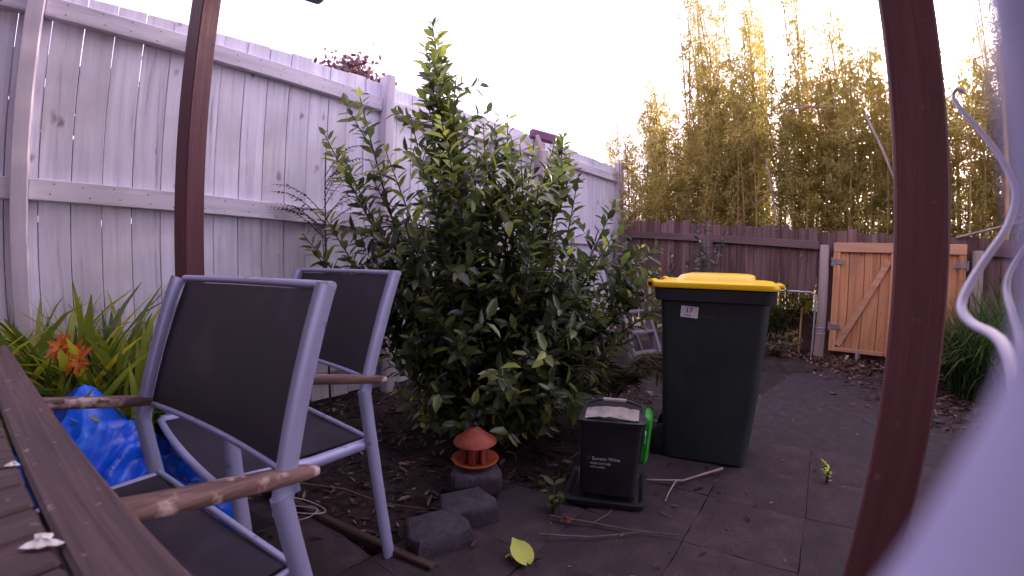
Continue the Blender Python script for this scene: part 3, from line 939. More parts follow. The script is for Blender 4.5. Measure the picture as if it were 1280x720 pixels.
def spray(c, i0, i1, step, vbase, spread=1.0, lscale=1.0):
    """leaves spiralling up the stem curve c between fractions i0..i1"""
    seg = np.linalg.norm(np.diff(c, axis=0), axis=1)
    cum = np.concatenate([[0], np.cumsum(seg)])
    tot = cum[-1]
    u, ph = i0 * tot, rnd.uniform(0, 6.28)
    while u < i1 * tot:
        i = min(np.searchsorted(cum, u, side='right') - 1, len(seg) - 1)
        q = c[i] + (c[i + 1] - c[i]) * ((u - cum[i]) / seg[i])
        tdir = (c[i + 1] - c[i]) / seg[i]
        a1 = np.cross(tdir, (0, 0, 1.0)) if abs(tdir[2]) < .95 else np.cross(tdir, (1.0, 0, 0))
        a1 /= np.linalg.norm(a1)
        a2 = np.cross(tdir, a1)
        rad = math.cos(ph) * a1 + math.sin(ph) * a2
        f = u / tot
        d = rad * spread + tdir * rnd.uniform(.35, .9) + np.array((0, 0, rnd.uniform(-.25, .25)))
        nn = tdir * 1.0 - rad * .4 + np.array((rnd.gauss(0, .35), rnd.gauss(0, .35), .5 + rnd.gauss(0, .35)))
        l = rnd.uniform(.055, .108) * lscale * (.7 if f > .96 else 1)
        P.append(q + rad * .004); D.append(d); U.append(nn); L_.append(l); W_.append(l * rnd.uniform(.38, .50))
        vv.append(min(1, max(0, vbase + rnd.gauss(0, .22) + (.16 if f > .93 else 0) + .20 * min(1, max(0, q[2] - 1.0) / .5))))  # upper leaves coloured paler, standing in for backlight on the crown
        u += step * rnd.uniform(.6, 1.4)
        ph += 2.4 + rnd.gauss(0, .3)
for k, (tp, w) in enumerate(tips):
    tp = np.array(tp)
    base = BB + np.array((rnd.gauss(0, .10), rnd.gauss(0, .08), 0))
    mid = base * .45 + tp * .55
    mid[2] = base[2] + (tp[2] - base[2]) * rnd.uniform(.40, .62)
    mid[:2] += np.array((rnd.gauss(0, .05), rnd.gauss(0, .05)))
    c = bez(base, mid, tp, 12)
    r0 = .009 if k < 59 else .007
    sb.tube([tuple(q - BB) for q in c], [r0 * (1 - i / 12.5) + .0015 for i in range(12)], 5)
    young = rnd.random() < .2
    spray(c, .25 if k < 59 else .30, 1.0, .0155 if k else .010, .66 if young else .42)
    for j in range(4):                      # side shoots
        i = rnd.randrange(3, 10)
        q = c[i]
        a = rnd.uniform(0, 6.28)
        l = rnd.uniform(.14, .30)
        e = q + np.array((math.cos(a) * l, math.sin(a) * l, rnd.uniform(.02, .22)))
        c2 = bez(q, (q + e) / 2 + np.array((0, 0, -.02)), e, 6)
        sb.tube([tuple(p - BB) for p in c2], [.004 - .0005 * m for m in range(6)], 4, caps=False)
        spray(c2, .2, 1.0, .019, .38 + (.25 if rnd.random() < .15 else 0))
sb.build('branches', M['bushtwig'], bush, 60)
P, D, U = np.array(P), np.array(D), np.array(U)
L_, W_, vv = np.array(L_), np.array(W_), np.array(vv)
# the pale yellow-green young rosette at the top right of the leader
dist = np.linalg.norm(P - np.array((0, 0, 1.0)), axis=1) - L_ * 4
near = np.argsort(dist)[:300]
far = np.setdiff1d(np.arange(len(P)), near)
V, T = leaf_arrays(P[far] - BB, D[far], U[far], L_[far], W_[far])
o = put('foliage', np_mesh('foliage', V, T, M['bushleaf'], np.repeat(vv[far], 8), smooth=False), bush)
o['kind'] = 'stuff'
lv = []
for k in range(8):
    V, T = leaf_arrays([(0, 0, 0)], [(1, 0, 0)], [(0, 0, 1)], 1.0, .40 + .015 * k, .08 + .02 * k, .14 + .01 * k)
    lv.append(np_mesh('leaf', V, T, M['bushleaf'], np.full(8, k / 8)))
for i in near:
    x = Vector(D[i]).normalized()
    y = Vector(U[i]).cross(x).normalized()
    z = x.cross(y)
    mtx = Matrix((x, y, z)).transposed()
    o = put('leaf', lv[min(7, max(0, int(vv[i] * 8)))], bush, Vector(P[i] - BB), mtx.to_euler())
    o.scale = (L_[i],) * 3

def pinnate(name, label, cat, loc, fronds, leaflet, lw, material, group=None, step=.022, stem_h=None, rr=.004):
    """plant of pinnate fronds; fronds = list of (p0, p1, p2)"""
    t = thing(name, label, cat, loc, 0, group)
    if stem_h:
        MB().tube([(0, 0, 0), (.02, 0, stem_h * .5), (0, 0, stem_h)], [.008, .006, .003], 6).build('stem', M['bushtwig'], t, 60)
    for (p0, p1, p2) in fronds:
        c = bez(p0, p1, p2, 16)
        b = MB().tube([tuple(q) for q in c], [rr * (1 - i / 18) for i in range(16)], 4, caps=False)
        fr = b.build('frond', M['bushtwig'], t, 60)
        P, D, U, L = [], [], [], []
        tot = np.linalg.norm(np.diff(c, axis=0), axis=1).sum()
        m = int(tot / step)
        for k in range(int(m * .18), m):
            u = k / m * 14.99
            i = int(u)
            q = c[i] + (c[i + 1] - c[i]) * (u - i)
            td = (c[i + 1] - c[i]) / np.linalg.norm(c[i + 1] - c[i])
            sd = np.cross(td, (0, 0, 1.0)); sd /= np.linalg.norm(sd) + 1e-9
            for sg in (-1, 1):
                P.append(q); D.append(sd * sg * .9 + td * .55 + np.array((0, 0, rnd.gauss(-.1, .15)))); U.append((rnd.gauss(0, .2), rnd.gauss(0, .2), 1))
                L.append(leaflet * math.sin(math.pi * (.12 + .85 * k / m)) * rnd.uniform(.8, 1.15))
        L = np.array(L)
        V, T = blade_arrays(P, D, U, L, L * lw, .15)
        o = put('leaflets', np_mesh('leaflets', V, T, M[material], np.repeat(rng.uniform(0, 1, len(P)), 4)), fr)
        o['kind'] = 'stuff'
    return t
fr = []
for k in range(11):
    a = rnd.uniform(0, 6.28)
    z0 = 1.02 + .045 * k
    l = .36 * (1 - .03 * k)
    fr.append(((0, 0, z0), (l * .5 * math.cos(a), l * .5 * math.sin(a), z0 + .20), (l * math.cos(a), l * math.sin(a), z0 + .17)))
for k, (dx, dz) in enumerate(((-.30, .10), (-.28, .02), (.26, .12), (.28, .02), (-.33, -.10))):
    z0 = 1.12 + .04 * k
    fr.append(((0, 0, z0), (dx * .5, .05, z0 + dz + .12), (dx, dx * .3, z0 + dz + .10)))
pinnate('fern_sapling', 'feathery dark sapling with fine pinnate leaves against the white fence left of the shrub', 'plant', (-1.10, 2.42, 0), fr, .055, .28, 'fernleaf', step=.024, stem_h=1.62, rr=.003)
fr = []
for k in range(13):
    a = rnd.uniform(-2.6, .9)
    l = rnd.uniform(.35, .62)
    fr.append(((0, 0, .05), (l * .45 * math.cos(a), l * .45 * math.sin(a), rnd.uniform(.45, .75)), (l * math.cos(a), l * math.sin(a), rnd.uniform(.12, .42))))
pinnate('cycad', 'low cycad with drooping brownish fronds at the right foot of the shrub', 'plant', (.58, 2.45, .04), fr, .13, .12, 'frondleaf', step=.016)

# ------------------------------------------------------------------ lilies by the white fence
def strap_mesh(L, W, bend, v, lift=1.0, n=8, twist=0.0):
    vs, fs = [], []
    x = z = 0.0
    ang = R(82) * lift
    for i in range(n):
        f = i / (n - 1)
        w = W * (.55 + .45 * math.sin(math.pi * min(1, f * 1.25 + .1))) * (1 if f < .55 else max(.02, (1 - f) / .45) ** .7)
        tw = twist * f
        vs += [(x, -w / 2 * math.cos(tw), z + w * .22 + w / 2 * math.sin(tw)), (x, 0, z), (x, w / 2 * math.cos(tw), z + w * .22 - w / 2 * math.sin(tw))]
        x += L / (n - 1) * math.cos(ang)
        z += L / (n - 1) * math.sin(ang)
        ang -= bend / (n - 1) * (.4 + 1.2 * f)
    for i in range(n - 1):
        a = i * 3
        fs += [(a, a + 1, a + 4, a + 3), (a + 1, a + 2, a + 5, a + 4)]
    return np_mesh('leaf', np.array(vs), np.array(fs), M['lilyleaf'], np.full(len(vs), v), smooth=True)
straps = [strap_mesh(rnd.uniform(.55, .84), rnd.uniform(.050, .080), rnd.uniform(.5, 1.9), min(.95, abs(rnd.gauss(.25, .3))), rnd.uniform(.86, 1.0), twist=rnd.uniform(-.5, .5)) for _ in range(18)]
thin = [strap_mesh(rnd.uniform(.70, .88), rnd.uniform(.018, .026), rnd.uniform(.2, .7), rnd.uniform(.1, .5), 1.0) for _ in range(4)]
wide = [strap_mesh(rnd.uniform(.55, .82), rnd.uniform(.075, .105), rnd.uniform(.6, 1.5), min(.95, abs(rnd.gauss(.50, .3))), rnd.uniform(.80, .95), twist=rnd.uniform(-.9, .9)) for _ in range(14)]
petal_me = []
for mk in ('petal', 'pinkpetal'):
    V, T = leaf_arrays([(0, 0, 0)], [(1, 0, .55)], [(0, 0, 1)], .062, .024, .35, .2)
    petal_me.append(np_mesh('petal', V, T, M[mk], rng.uniform(0, 1, 8)))
def lily(loc, n, label, flowers=(), nthin=2, sc=1.0):
    t = thing('lily_clump', label, 'plant', loc, 0, 'strap-leaved lilies along the white fence')
    for k in range(int(n * 2.3)):
        a = rnd.uniform(0, 6.28)
        o = put('leaf', rnd.choice(straps if k % 3 else wide), t, (.09 * math.cos(a) * rnd.random(), .09 * math.sin(a) * rnd.random(), 0), (rnd.uniform(-.15, .15), rnd.uniform(-.15, .15), a))
        o.scale = (sc * rnd.uniform(.95, 1.3),) * 3
    for k in range(nthin):
        a = rnd.uniform(0, 6.28)
        put('leaf', rnd.choice(thin), t, (.03 * math.cos(a), .03 * math.sin(a), 0), (0, 0, a))
    for (dx, dy, z, pk, tilt) in flowers:
        st = MB().tube([tuple(q) for q in bez((0, 0, 0), (dx * .3, dy * .3, z * .7), (dx, dy, z), 8)], .005, 6).build('flower_stalk', M['weedleaf'], t, 60)
        for q in range(1 if pk else 3):
            ax, ay = rnd.uniform(-.07, .07) * (q > 0), rnd.uniform(-.07, .07) * (q > 0)
            fl = MB().lathe([(.002, -.02), (.007, 0), (.004, .012)], n=8).build('flower', M['petal'] if not pk else M['pinkpetal'], t, 60, (dx + ax, dy + ay, z + .01 * q))
            fl.rotation_euler = (tilt + rnd.uniform(-.3, .3), rnd.uniform(-.5, .5), 0)
            for k in range(6):
                put('petal', petal_me[pk], fl, (0, 0, 0), (0, rnd.uniform(-.2, .2), k * math.pi / 3 + rnd.uniform(-.1, .1)))
    return t
lily((-1.95, .92, 0), 26, 'lily clump left of the orange blooms, just above the table edge', ((.14, -.02, .66, 0, .6),))
lily((-1.80, 1.12, 0), 28, 'middle lily clump of the bed, rising behind the peak of the blue tarp', ((.02, -.1, .62, 0, .4),))
lily((-1.68, 1.33, 0), 28, 'lily clump between the orange blooms and the maroon post, close to the white fence', ((.10, -.10, .66, 1, .5),))
lily((-1.60, 1.55, 0), 24, 'rightmost lily clump with broad green leaves beside the aluminium chair arm', (), 2)
lily((-2.10, 1.18, 0), 24, 'lily clump at the foot of the white fence behind the others', (), 3, 1.05)
lily((-1.76, 1.10, 0), 20, 'low lily clump right behind the blue tarp with open orange blooms', ((.22, .04, .68, 0, 1.1), (.27, .0, .65, 0, 1.0)), 0, .85)
lily((-1.50, 1.34, 0), 20, 'low broad-leaved lily clump between the blue tarp and the maroon post', (), 0, .85)
lily((-1.92, .70, 0), 20, 'lily clump cut by the left edge of the photo above the table', (), 1, .95)
lily((-1.90, 1.42, 0), 22, 'yellowish lily clump against the white fence palings', (), 3, 1.05)

# ------------------------------------------------------------------ blue tarp bundle
from mathutils import noise
def ridge(x, y, z, f):
    return 1 - abs(noise.noise(Vector((x * f, y * f, z * f)))) * 2
n, m = 110, 54
vs, fs = [], []
for j in range(m):
    for i in range(n):
        a = 2 * math.pi * i / n
        f = j / (m - 1)
        ph = math.pi / 2 * f
        r = math.cos(ph) ** .75
        x, y, z = .45 * r * math.cos(a), .32 * r * math.sin(a), .43 * math.sin(ph)
        z += .15 * math.exp(-((x - .02) ** 2 + (y - .02) ** 2) / .010) * math.sin(ph)
        k = .055 * (ridge(x + .6 * y, y * .4, z * .35, 4.0) - .5) + .050 * (ridge(x * .4 + 5, y - x, z * .4, 7.0) - .5) + .012 * (ridge(x, y + 3, z * .5, 16) - .5)
        nn = Vector((math.cos(a) * math.cos(ph), math.sin(a) * math.cos(ph), math.sin(ph)))
        q = Vector((x, y, z)) + nn * k * 1.5
        vs.append((q.x, q.y, max(.004, q.z)))
for j in range(m - 1):
    for i in range(n):
        fs.append((j * n + i, j * n + (i + 1) % n, (j + 1) * n + (i + 1) % n, (j + 1) * n + i))
t = thing('tarp_bundle', 'crumpled bright blue plastic tarp heaped between the table and the lilies', 'tarp', (-1.36, 1.03, 0), .6)
MB().add(vs, fs).build('heap', M['tarp'], t, 180)
b = MB()                                             # a loose fold lying over the heap
vs, fs = [], []
for j in range(31):
    for i in range(51):
        u, v = i / 50, j / 30
        x, y = -.10 + .40 * u, -.24 + .30 * v
        z = .42 * (1 - u) ** .8 + .06 + .07 * (ridge(u, v, .3, 4.5) - .5) + .03 * (ridge(u, v, .8, 11) - .5)
        vs.append((x, y - .10 * math.sin(3 * u), max(.02, z)))
for j in range(30):
    for i in range(50):
        fs.append((j * 51 + i, j * 51 + i + 1, (j + 1) * 51 + i + 1, (j + 1) * 51 + i))
b.add(vs, fs).build('loose_fold', M['tarp'], t, 40)

# ------------------------------------------------------------------ chairs
def chair(label, loc, rz, proto=None):
    if proto is not None:
        t = clone(proto)
        t.location, t.rotation_euler = loc, (0, 0, rz)
        t['label'] = label
        return t
    t = thing('patio_chair', label, 'chair', loc, rz, 'aluminium sling chairs at the table')
    W, WT = .284, .302
    TX, TZ, BX, BZ_, JX, ZA = -.308, .952, -.187, .655, -.184, .640
    ZF, SLP = .734, .195
    for sg in (-1, 1):
        # back upright, gently curved, flattened tube
        c = bez((TX, sg * WT, TZ), (-.245, sg * WT, .80), (JX + .005, sg * WT, .60), 9)
        c = list(map(tuple, c))
        MB().tube(c, .0110, 10, 2.0, (1, 0, .3)).build('back_upright', M['alu'], t, 50)
        MB().tube([(JX + .005, sg * (W + .020), ZA - .022), (-.195, sg * (W + .020), .42), (-.222, sg * (W + .020), .012)], .0145, 10, 1.45, (1, 0, 0)).build('leg', M['alu'], t, 50)
        MB().tube([(.215, sg * (W + .020), ZF - .032), (.222, sg * (W + .020), .35), (.250, sg * (W + .020), .012)], .0145, 10, 1.45, (1, 0, 0)).build('leg', M['alu'], t, 50)
        # seat side rail
        MB().tube([(-.20, sg * (W + .004), .447), (0, sg * (W + .004), .447), (.262, sg * (W + .004), .470)], .015, 10, 1.2, (0, 0, 1)).build('seat_rail', M['alu'], t, 50)
        # timber armrest with rounded tapered end
        b = MB()
        rings = []
        for (x, hw, hh) in ((-.258, .008, .005), (-.252, .014, .008), (-.225, .019, .011), (-.15, .022, .0125), (.10, .023, .0125), (.18, .022, .0125), (.228, .019, .0115), (.236, .013, .008)):
            rings.append([(x, sg * (W + .022) + hw * math.copysign(abs(math.cos(a)) ** .55, math.cos(a)), ZA + SLP * (x + .246) + hh * math.copysign(abs(math.sin(a)) ** .55, math.sin(a))) for a in [2 * math.pi * k / 16 for k in range(16)]])
        b.loft(rings)
        b.build('armrest', M['armwood'], t, 45)
        MB().box((.215, sg * (W + .020), ZF - .022), (.05, .036, .012), Matrix.Rotation(-.19, 3, 'Y'), ch=.003).build('arm_bracket', M['alu'], t)
        for x in (-.222, .250):
            MB().lathe([(.018, 0), (.0185, .02), (.016, .03)], (x, sg * (W + .020), 0), 12).build('foot_cap', M['rubber'], t, 50)
    # back top and bottom bars, seat cross bars
    def bow(x, z, d, w):
        return [(x + d * (1 - (2 * u - 1) ** 2), w * (2 * u - 1), z) for u in np.linspace(0, 1, 9)]
    MB().tube(bow(TX - .016, TZ - .002, -.022, WT), .0085, 8, 1.0).build('top_bar', M['alu'], t, 60)
    MB().tube(bow(BX - .020, BZ_ - .012, -.020, WT - .012), .0075, 8, 1.0).build('lower_bar', M['alu'], t, 60)
    MB().tube(bow(-.192, .462, -.006, W), .0085, 8).build('seat_rear_bar', M['alu'], t, 60)
    MB().tube(bow(.262, .470, .010, W), .012, 8).build('seat_front_bar', M['alu'], t, 60)
    MB().tube([(.225, -W - .02, .25), (.225, W + .02, .25)], .010, 8).build('stretcher', M['alu'], t, 60)
    # slings
    vs, fs = [], []
    nu, nv = 17, 13
    cc = bez((TX, 0, TZ - .012), (-.245, 0, .80), (BX - .004, 0, BZ_ - .010), nv)
    for j in range(nv):
        for i in range(nu):
            u = 2 * i / (nu - 1) - 1
            vs.append((cc[j][0] - .022 * (1 - u * u) - .016, (WT - .013) * u, cc[j][2]))
    fs = [(j * nu + i, j * nu + i + 1, (j + 1) * nu + i + 1, (j + 1) * nu + i) for j in range(nv - 1) for i in range(nu - 1)]
    k = len(vs)
    vs += [(x + .003, y, z) for x, y, z in vs]
    fs += [tuple(q + k for q in f)[::-1] for f in fs]
    MB().add(vs, fs).build('backrest', M['sling'], t, 60)
    vs = []
    for j in range(nv):
        f = j / (nv - 1)
        x = -.190 + f * .445
        for i in range(nu):
            u = 2 * i / (nu - 1) - 1
            vs.append((x, (W - .012) * u, .462 + .010 * f - .022 * (1 - u * u) * math.sin(math.pi * min(1, f + .12) * .9)))
    fs = [(j * nu + i, j * nu + i + 1, (j + 1) * nu + i + 1, (j + 1) * nu + i) for j in range(nv - 1) for i in range(nu - 1)]
    k = len(vs)
    vs += [(x, y, z - .003) for x, y, z in vs]
    fs += [tuple(q + k for q in f)[::-1] for f in fs]
    MB().add(vs, fs).build('seat', M['sling'], t, 60)
    return t
c1 = chair('nearer aluminium sling chair pulled up to the dark table edge', (-.722, .556, 0), 4.271)
c2 = chair('farther aluminium sling chair standing nearer the shrub', (-.775, 1.198, 0), 4.107, c1)

# ------------------------------------------------------------------ table
E0 = Vector((-.241, .241, 0))
ED = Vector((-.892, .452, 0)).normalized()
EN = Vector((-.452, -.892, 0)).normalized()
TZ0 = math.atan2(ED.y, ED.x)
t = thing('garden_table', 'dark weathered slatted timber table at the bottom left corner', 'table', E0, TZ0)
# local x runs along the edge away from us, local y to the inside
yin = 1 if (Matrix.Rotation(TZ0, 3, 'Z') @ Vector((0, 1, 0))).dot(EN) > 0 else -1
LX0, LX1, WY = -.62, 1.40, .80
H = .76
def tb(name, c, size, ch=.004, m='tablewood'):
    return MB().box((0, 0, 0), size, ch=ch).build(name, M[m], t, loc=c)
tb('edge_board', ((LX0 + LX1) / 2, yin * .035, H - .011), (LX1 - LX0, .070, .022), .005)
tb('edge_board', ((LX0 + LX1) / 2, yin * (WY - .035), H - .011), (LX1 - LX0, .070, .022), .005)
tb('end_board', (LX1 - .035, yin * WY / 2, H - .0115), (.070, WY - .146, .021), .005)
tb('end_board', (LX0 + .035, yin * WY / 2, H - .0115), (.070, WY - .146, .021), .005)
x = LX0 + .076
slat = MB().box((0, 0, 0), (WY - .148, .0605, .020), ch=.004).mesh('slat', M['tablewood'])
while x + .06 < LX1 - .07:
    o = put('slat', slat, t, (x + .031, yin * WY / 2, H - .0125 + rnd.uniform(-.0012, .0012)), (0, 0, math.pi / 2 + rnd.uniform(-.006, .006)))
    x += .0648
tb('apron', ((LX0 + LX1) / 2, yin * .26, H - .062), (LX1 - LX0 - .12, .022, .075), .003)
tb('apron', ((LX0 + LX1) / 2, yin * (WY - .09), H - .062), (LX1 - LX0 - .12, .022, .075), .003)
for xx in (LX0 + .12, LX1 - .12):
    for yy in (.125, WY - .125):
        tb('leg', (xx, yin * yy, (H - .0225) / 2), (.055, .045, H - .0225))
for (px, py, sc_, lab) in ((-.4045, .2335, 1.0, 'larger white bird dropping on the dark table boards'), (-.596, .3315, .55, 'smaller white bird dropping near the left edge of the table')):
    vs, fs = [], []
    for j in range(5):
        for i in range(18):
            a = 2 * math.pi * i / 18
            r = (.0115 * (1 - j / 4) * (1 + .35 * math.sin(3 * a + 1) + .25 * math.sin(5 * a))) * sc_
            vs.append((r * math.cos(a) * 1.3, r * math.sin(a), .0026 * math.sin(j / 4 * math.pi / 2) * (1 + .5 * math.sin(4 * a))))
    for j in range(4):
        for i in range(18):
            fs.append((j * 18 + i, j * 18 + (i + 1) % 18, (j + 1) * 18 + (i + 1) % 18, (j + 1) * 18 + i))
    o = MB().add(vs, fs).build('bird_dropping', M['dropping'], None, 60, (px, py, H + .001))
    tag(o, lab, 'dropping', 'bird droppings on the table')

# ------------------------------------------------------------------ pergola posts and beam
def gazdir(az):
    return Vector((math.sin(R(az)), math.cos(R(az)), 0))
p = gazdir(49.75) * .97
t = thing('pergola_post', 'thick maroon timber post in front of the pine gate on the right', 'post', p, R(-49.75) + R(4), 'maroon pergola posts')
MB().box((0, 0, 1.35), (.0925, .0925, 2.7), ch=.004).build('shaft', M['postpaint'], t)
MB().box((0, 0, .03), (.11, .11, .06), ch=.004).build('foot_plate', M['steel'], t)
p = gazdir(-40.6) * 2.0
t = thing('pergola_post', 'dark maroon timber post in front of the white fence on the left', 'post', p, R(40.6) + R(33), 'maroon pergola posts')
MB().box((0, 0, 1.35), (.088, .088, 2.7), ch=.004).build('shaft', M['postpaint2'], t)
MB().box((0, 0, .03), (.105, .105, .06), ch=.004).build('foot_plate', M['steel'], t)
MB().tube([(.048, .050, .9), (.048, .050, 2.4)], .004, 6).build('cable', M['rubber'], t, 60)
# unseen veranda roof and house wall, inferred from the posts, added for shade
VD = Vector((.92, -.39, 0)).normalized()
VN = Vector((-.39, -.92, 0)).normalized()
VZ = math.atan2(VD.y, VD.x)
t = thing('shade_roof', 'unseen veranda roof of corrugated sheet on the maroon posts, added to shade the table', 'roof', p + Vector((0, 0, 2.7)), VZ)
vs, fs = [], []
nx = 240
for i in range(nx + 1):
    x = -.10 + 5.6 * i / nx
    z = .012 * math.sin(i * math.pi / 2)
    for y, dz in ((.12, .10), (-3.4, .75)):
        vs.append((x, y, z + dz))
for i in range(nx):
    fs.append((2 * i, 2 * i + 1, 2 * i + 3, 2 * i + 2))
MB().add(vs, fs).build('roof_sheet', M['galv'], t)
for k in range(7):
    MB().box((.0 + .9 * k, -1.66, .365), (.045, 3.45, .09), Matrix.Rotation(-math.atan2(.65, 3.5), 3, 'X')).build('rafter', M['postpaint2'], t)
MB().box((2.7, .0, .045), (5.6, .06, .09)).build('front_beam', M['postpaint2'], t)
hw = thing('shade_wall', 'unseen weatherboard house wall behind the camera, added to shade the foreground', 'house', p + VN * 3.3, VZ)
for k in range(19):
    MB().box((2.6, 0, .09 + .172 * k), (9.0, .026, .185), Matrix.Rotation(R(5), 3, 'X')).build('weatherboard', M['brownrail'], hw)
# violet beam end that dips into the top of the picture
a, b2 = Vector((-1.27, 1.57, 2.27)), Vector((-.94, 1.93, 2.27))
L = (b2 - a).length
t = thing('pergola_beam', 'violet rounded beam end at the top edge right of the dark maroon post', 'beam', b2)
b = MB()
rings = []
for x, k in ((0.0, .3), (.006, .7), (.02, .95), (.04, 1.0), (.46, 1.0)):
    rings.append([(-x, .028 * k * sy, .05 + .05 * k * sz) for sy, sz in ((-1, -1), (1, -1), (1, 1), (-1, 1))])
b.loft(rings)
o = b.build('beam', M['beampaint'], t)
d = (b2 - a).normalized()
t.rotation_euler = (0, -math.asin(d.z) * 0, math.atan2(d.y, d.x))

# ------------------------------------------------------------------ wheelie bin
BU = Vector((.87, -.494, 0)).normalized()
bz = math.atan2(BU.y, BU.x)            # local x along the visible side (hinge at left), local y away from us
t = thing('wheelie_bin', 'large dark green wheelie bin with a yellow lid and a numbered sticker', 'bin', (.724, 1.925, .028), bz)
t.scale = (.975, .975, 1.0)
def rrect(x0, x1, y0, y1, z, r, n=5):
    out = []
    for (cx, cy, a0) in ((x1 - r, y1 - r, 0), (x0 + r, y1 - r, 90), (x0 + r, y0 + r, 180), (x1 - r, y0 + r, 270)):
        for k in range(n):
            a = R(a0 + 90 * k / (n - 1))
            out.append((cx + r * math.cos(a), cy + r * math.sin(a), z))
    return out
HB = .842
def bx(z):      # section at height z (taper)
    f = z / HB
    return (0.0 - .050 * f, .425 + .045 * f, .035 - .035 * f, .40 + .08 * f)
b = MB()
rings = []
for z in (0.0, .012, .20, .45, .62, HB - .03):
    x0, x1, y0, y1 = bx(z)
    if z == 0.0:
        x0 += .012; x1 -= .012; y0 += .012; y1 -= .012
    rings.append(rrect(x0, x1, y0, y1, z, .045))
b.loft(rings)
b.build('body', M['bin'], t, 40)
b = MB()
x0, x1, y0, y1 = bx(HB)
rings = []
for g, z in ((-.004, HB - .062), (.020, HB - .055), (.024, HB - .02), (.026, HB - .004), (.020, HB), (-.01, HB)):
    rings.append(rrect(x0 - g, x1 + g, y0 - g, y1 + g, z, .05))
b.loft(rings)
b.build('rim', M['binrim'], t, 40)
# lid: stepped, raised in the middle, lip at the front
b = MB()
rings = []
for (g, ga, z) in ((.030, .034, HB + .003), (.032, .036, HB + .012), (.028, .030, HB + .026), (-.01, .0, HB + .030), (-.06, -.07, HB + .033), (-.085, -.075, HB + .058), (-.12, -.10, HB + .064), (-.20, -.15, HB + .067)):
    rings.append(rrect(x0 - g, x1 + ga, y0 - g, y1 + g, z, .05 if g > -.1 else .03))
b.loft(rings)
b.build('lid', M['yellow'], t, 35)
b = MB()
for y in (y0 + .03, y1 - .11):
    b = MB()
    b.tube([(x0 - .045, y - .02, HB + .016), (x0 - .045, y + .10, HB + .016)], .020, 14)
    b.box((x0 - .02, y + .04, HB + .017), (.05, .10, .026), ch=.004)
    b.build('lid_hinge', M['yellow'], t, 40)

MB().tube([(x0 - .045, y0 - .0, HB + .016), (x0 - .045, y1 + .0, HB + .016)], .0105, 12).build('handle_bar', M['rubber'], t, 50)
MB().box(((x1 + .052), (y0 + y1) / 2, HB + .016), (.028, .20, .018), ch=.005).build('lid_lip', M['yellow'], t)
for y in (.075, .335):
    w = MB()
    pr = [(.03, -.024), (.085, -.024), (.098, -.014), (.098, .014), (.085, .024), (.03, .024)]
    w.lathe(pr, n=24)
    o = w.build('wheel', M['rubber'], t, 40, (.022, y, .068))
    o.rotation_euler = (math.pi / 2, 0, 0)
MB().tube([(.022, .07, .068), (.022, .34, .068)], .012, 10).build('axle', M['steel'], t, 60)
# sticker and writing on the visible side
sl_ = (bx(.7)[2] - bx(.3)[2]) / .4
tilt = math.atan2(sl_, 1)
st = MB().box((0, 0, 0), (.082, .0022, .052), ch=.0006).build('sticker', M['sticker'], t, loc=(.098, bx(.735)[2] - .0012, .735))
st.rotation_euler = (tilt, R(4), 0)
o = put('number', text_mesh("17", .036, M['ink']), st, (-.020, -.0018, -.004), (math.pi / 2, 0, 0))
o = put('small_print', text_mesh("collection", .009, M['ink']), st, (-.026, -.0018, -.018), (math.pi / 2, 0, 0))
o = put('embossed_text', text_mesh("COUNCIL", .017, M['dim_print']), t, (.146, bx(.713)[2] - .0016, .711), (math.pi / 2 + tilt, 0, 0))

# ------------------------------------------------------------------ compost bucket
CU = Vector((.956, -.294, 0)).normalized()
t = thing('compost_bucket', 'black square bucket with pale writing standing on a tray beside the wheelie bin', 'bucket', (.275, 1.585, .034), math.atan2(CU.y, CU.x))
b = MB()
b.loft([rrect(.0, .225, .0, .20, .03, .02), rrect(-.004, .229, -.004, .205, .20, .02), rrect(-.008, .236, -.008, .212, .345, .022)])
b.build('bucket_body', M['caddy'], t, 40)
b = MB()
b.loft([rrect(-.055, .265, -.045, .245, 0, .03), rrect(-.06, .27, -.05, .25, .022, .03), rrect(-.045, .255, -.035, .235, .024, .03), rrect(-.03, .24, -.02, .22, .008, .03)])
b.build('tray', M['caddy'], t, 40)
b = MB()
b.loft([rrect(-.016, .244, -.016, .220, .336, .024), rrect(-.018, .246, -.018, .222, .352, .024), rrect(-.006, .234, -.006, .210, .354, .02)])
b.build('bucket_rim', M['caddy'], t, 40)
vs, fs = [], []
for j in range(8):
    for i in range(12):
        u, v = i / 11, j / 7
        vs.append((.01 + .205 * u, -.004 + .06 * v, .358 + .010 * math.sin(3.1 * u) + .022 * v + rnd.uniform(-.003, .003)))
fs = [(j * 12 + i, j * 12 + i + 1, (j + 1) * 12 + i + 1, (j + 1) * 12 + i) for j in range(7) for i in range(11)]
MB().add(vs, fs).build('liner', M['pan'], t, 50)
MB().tube([(-.016, .10, .335), (.0, .14, .372), (.05, .155, .384), (.17, .155, .382), (.225, .14, .37), (.242, .10, .335)], .006, 8).build('carry_handle', M['caddy'], t, 60)
MB().tube([(.065, .155, .384), (.160, .155, .382)], .010, 10).build('hand_grip', M['pan'], t, 60)
o = put('logo', text_mesh("O", .022, M['dim_print']), t, (.022, -.0062, .184), (math.pi / 2 - .02, 0, 0))
o = put('printed_name', text_mesh("Sunton Wine", .0205, M['pale_print']), t, (.046, -.0062, .185), (math.pi / 2 - .02, 0, 0))
o = put('small_print', text_mesh("FINE VINTAGE", .0125, M['pale_print']), t, (.040, -.0058, .166), (math.pi / 2 - .02, 0, 0))
o = put('small_print', text_mesh("with quality", .0125, M['pale_print']), t, (.040, -.0054, .151), (math.pi / 2 - .02, 0, 0))
b = MB()
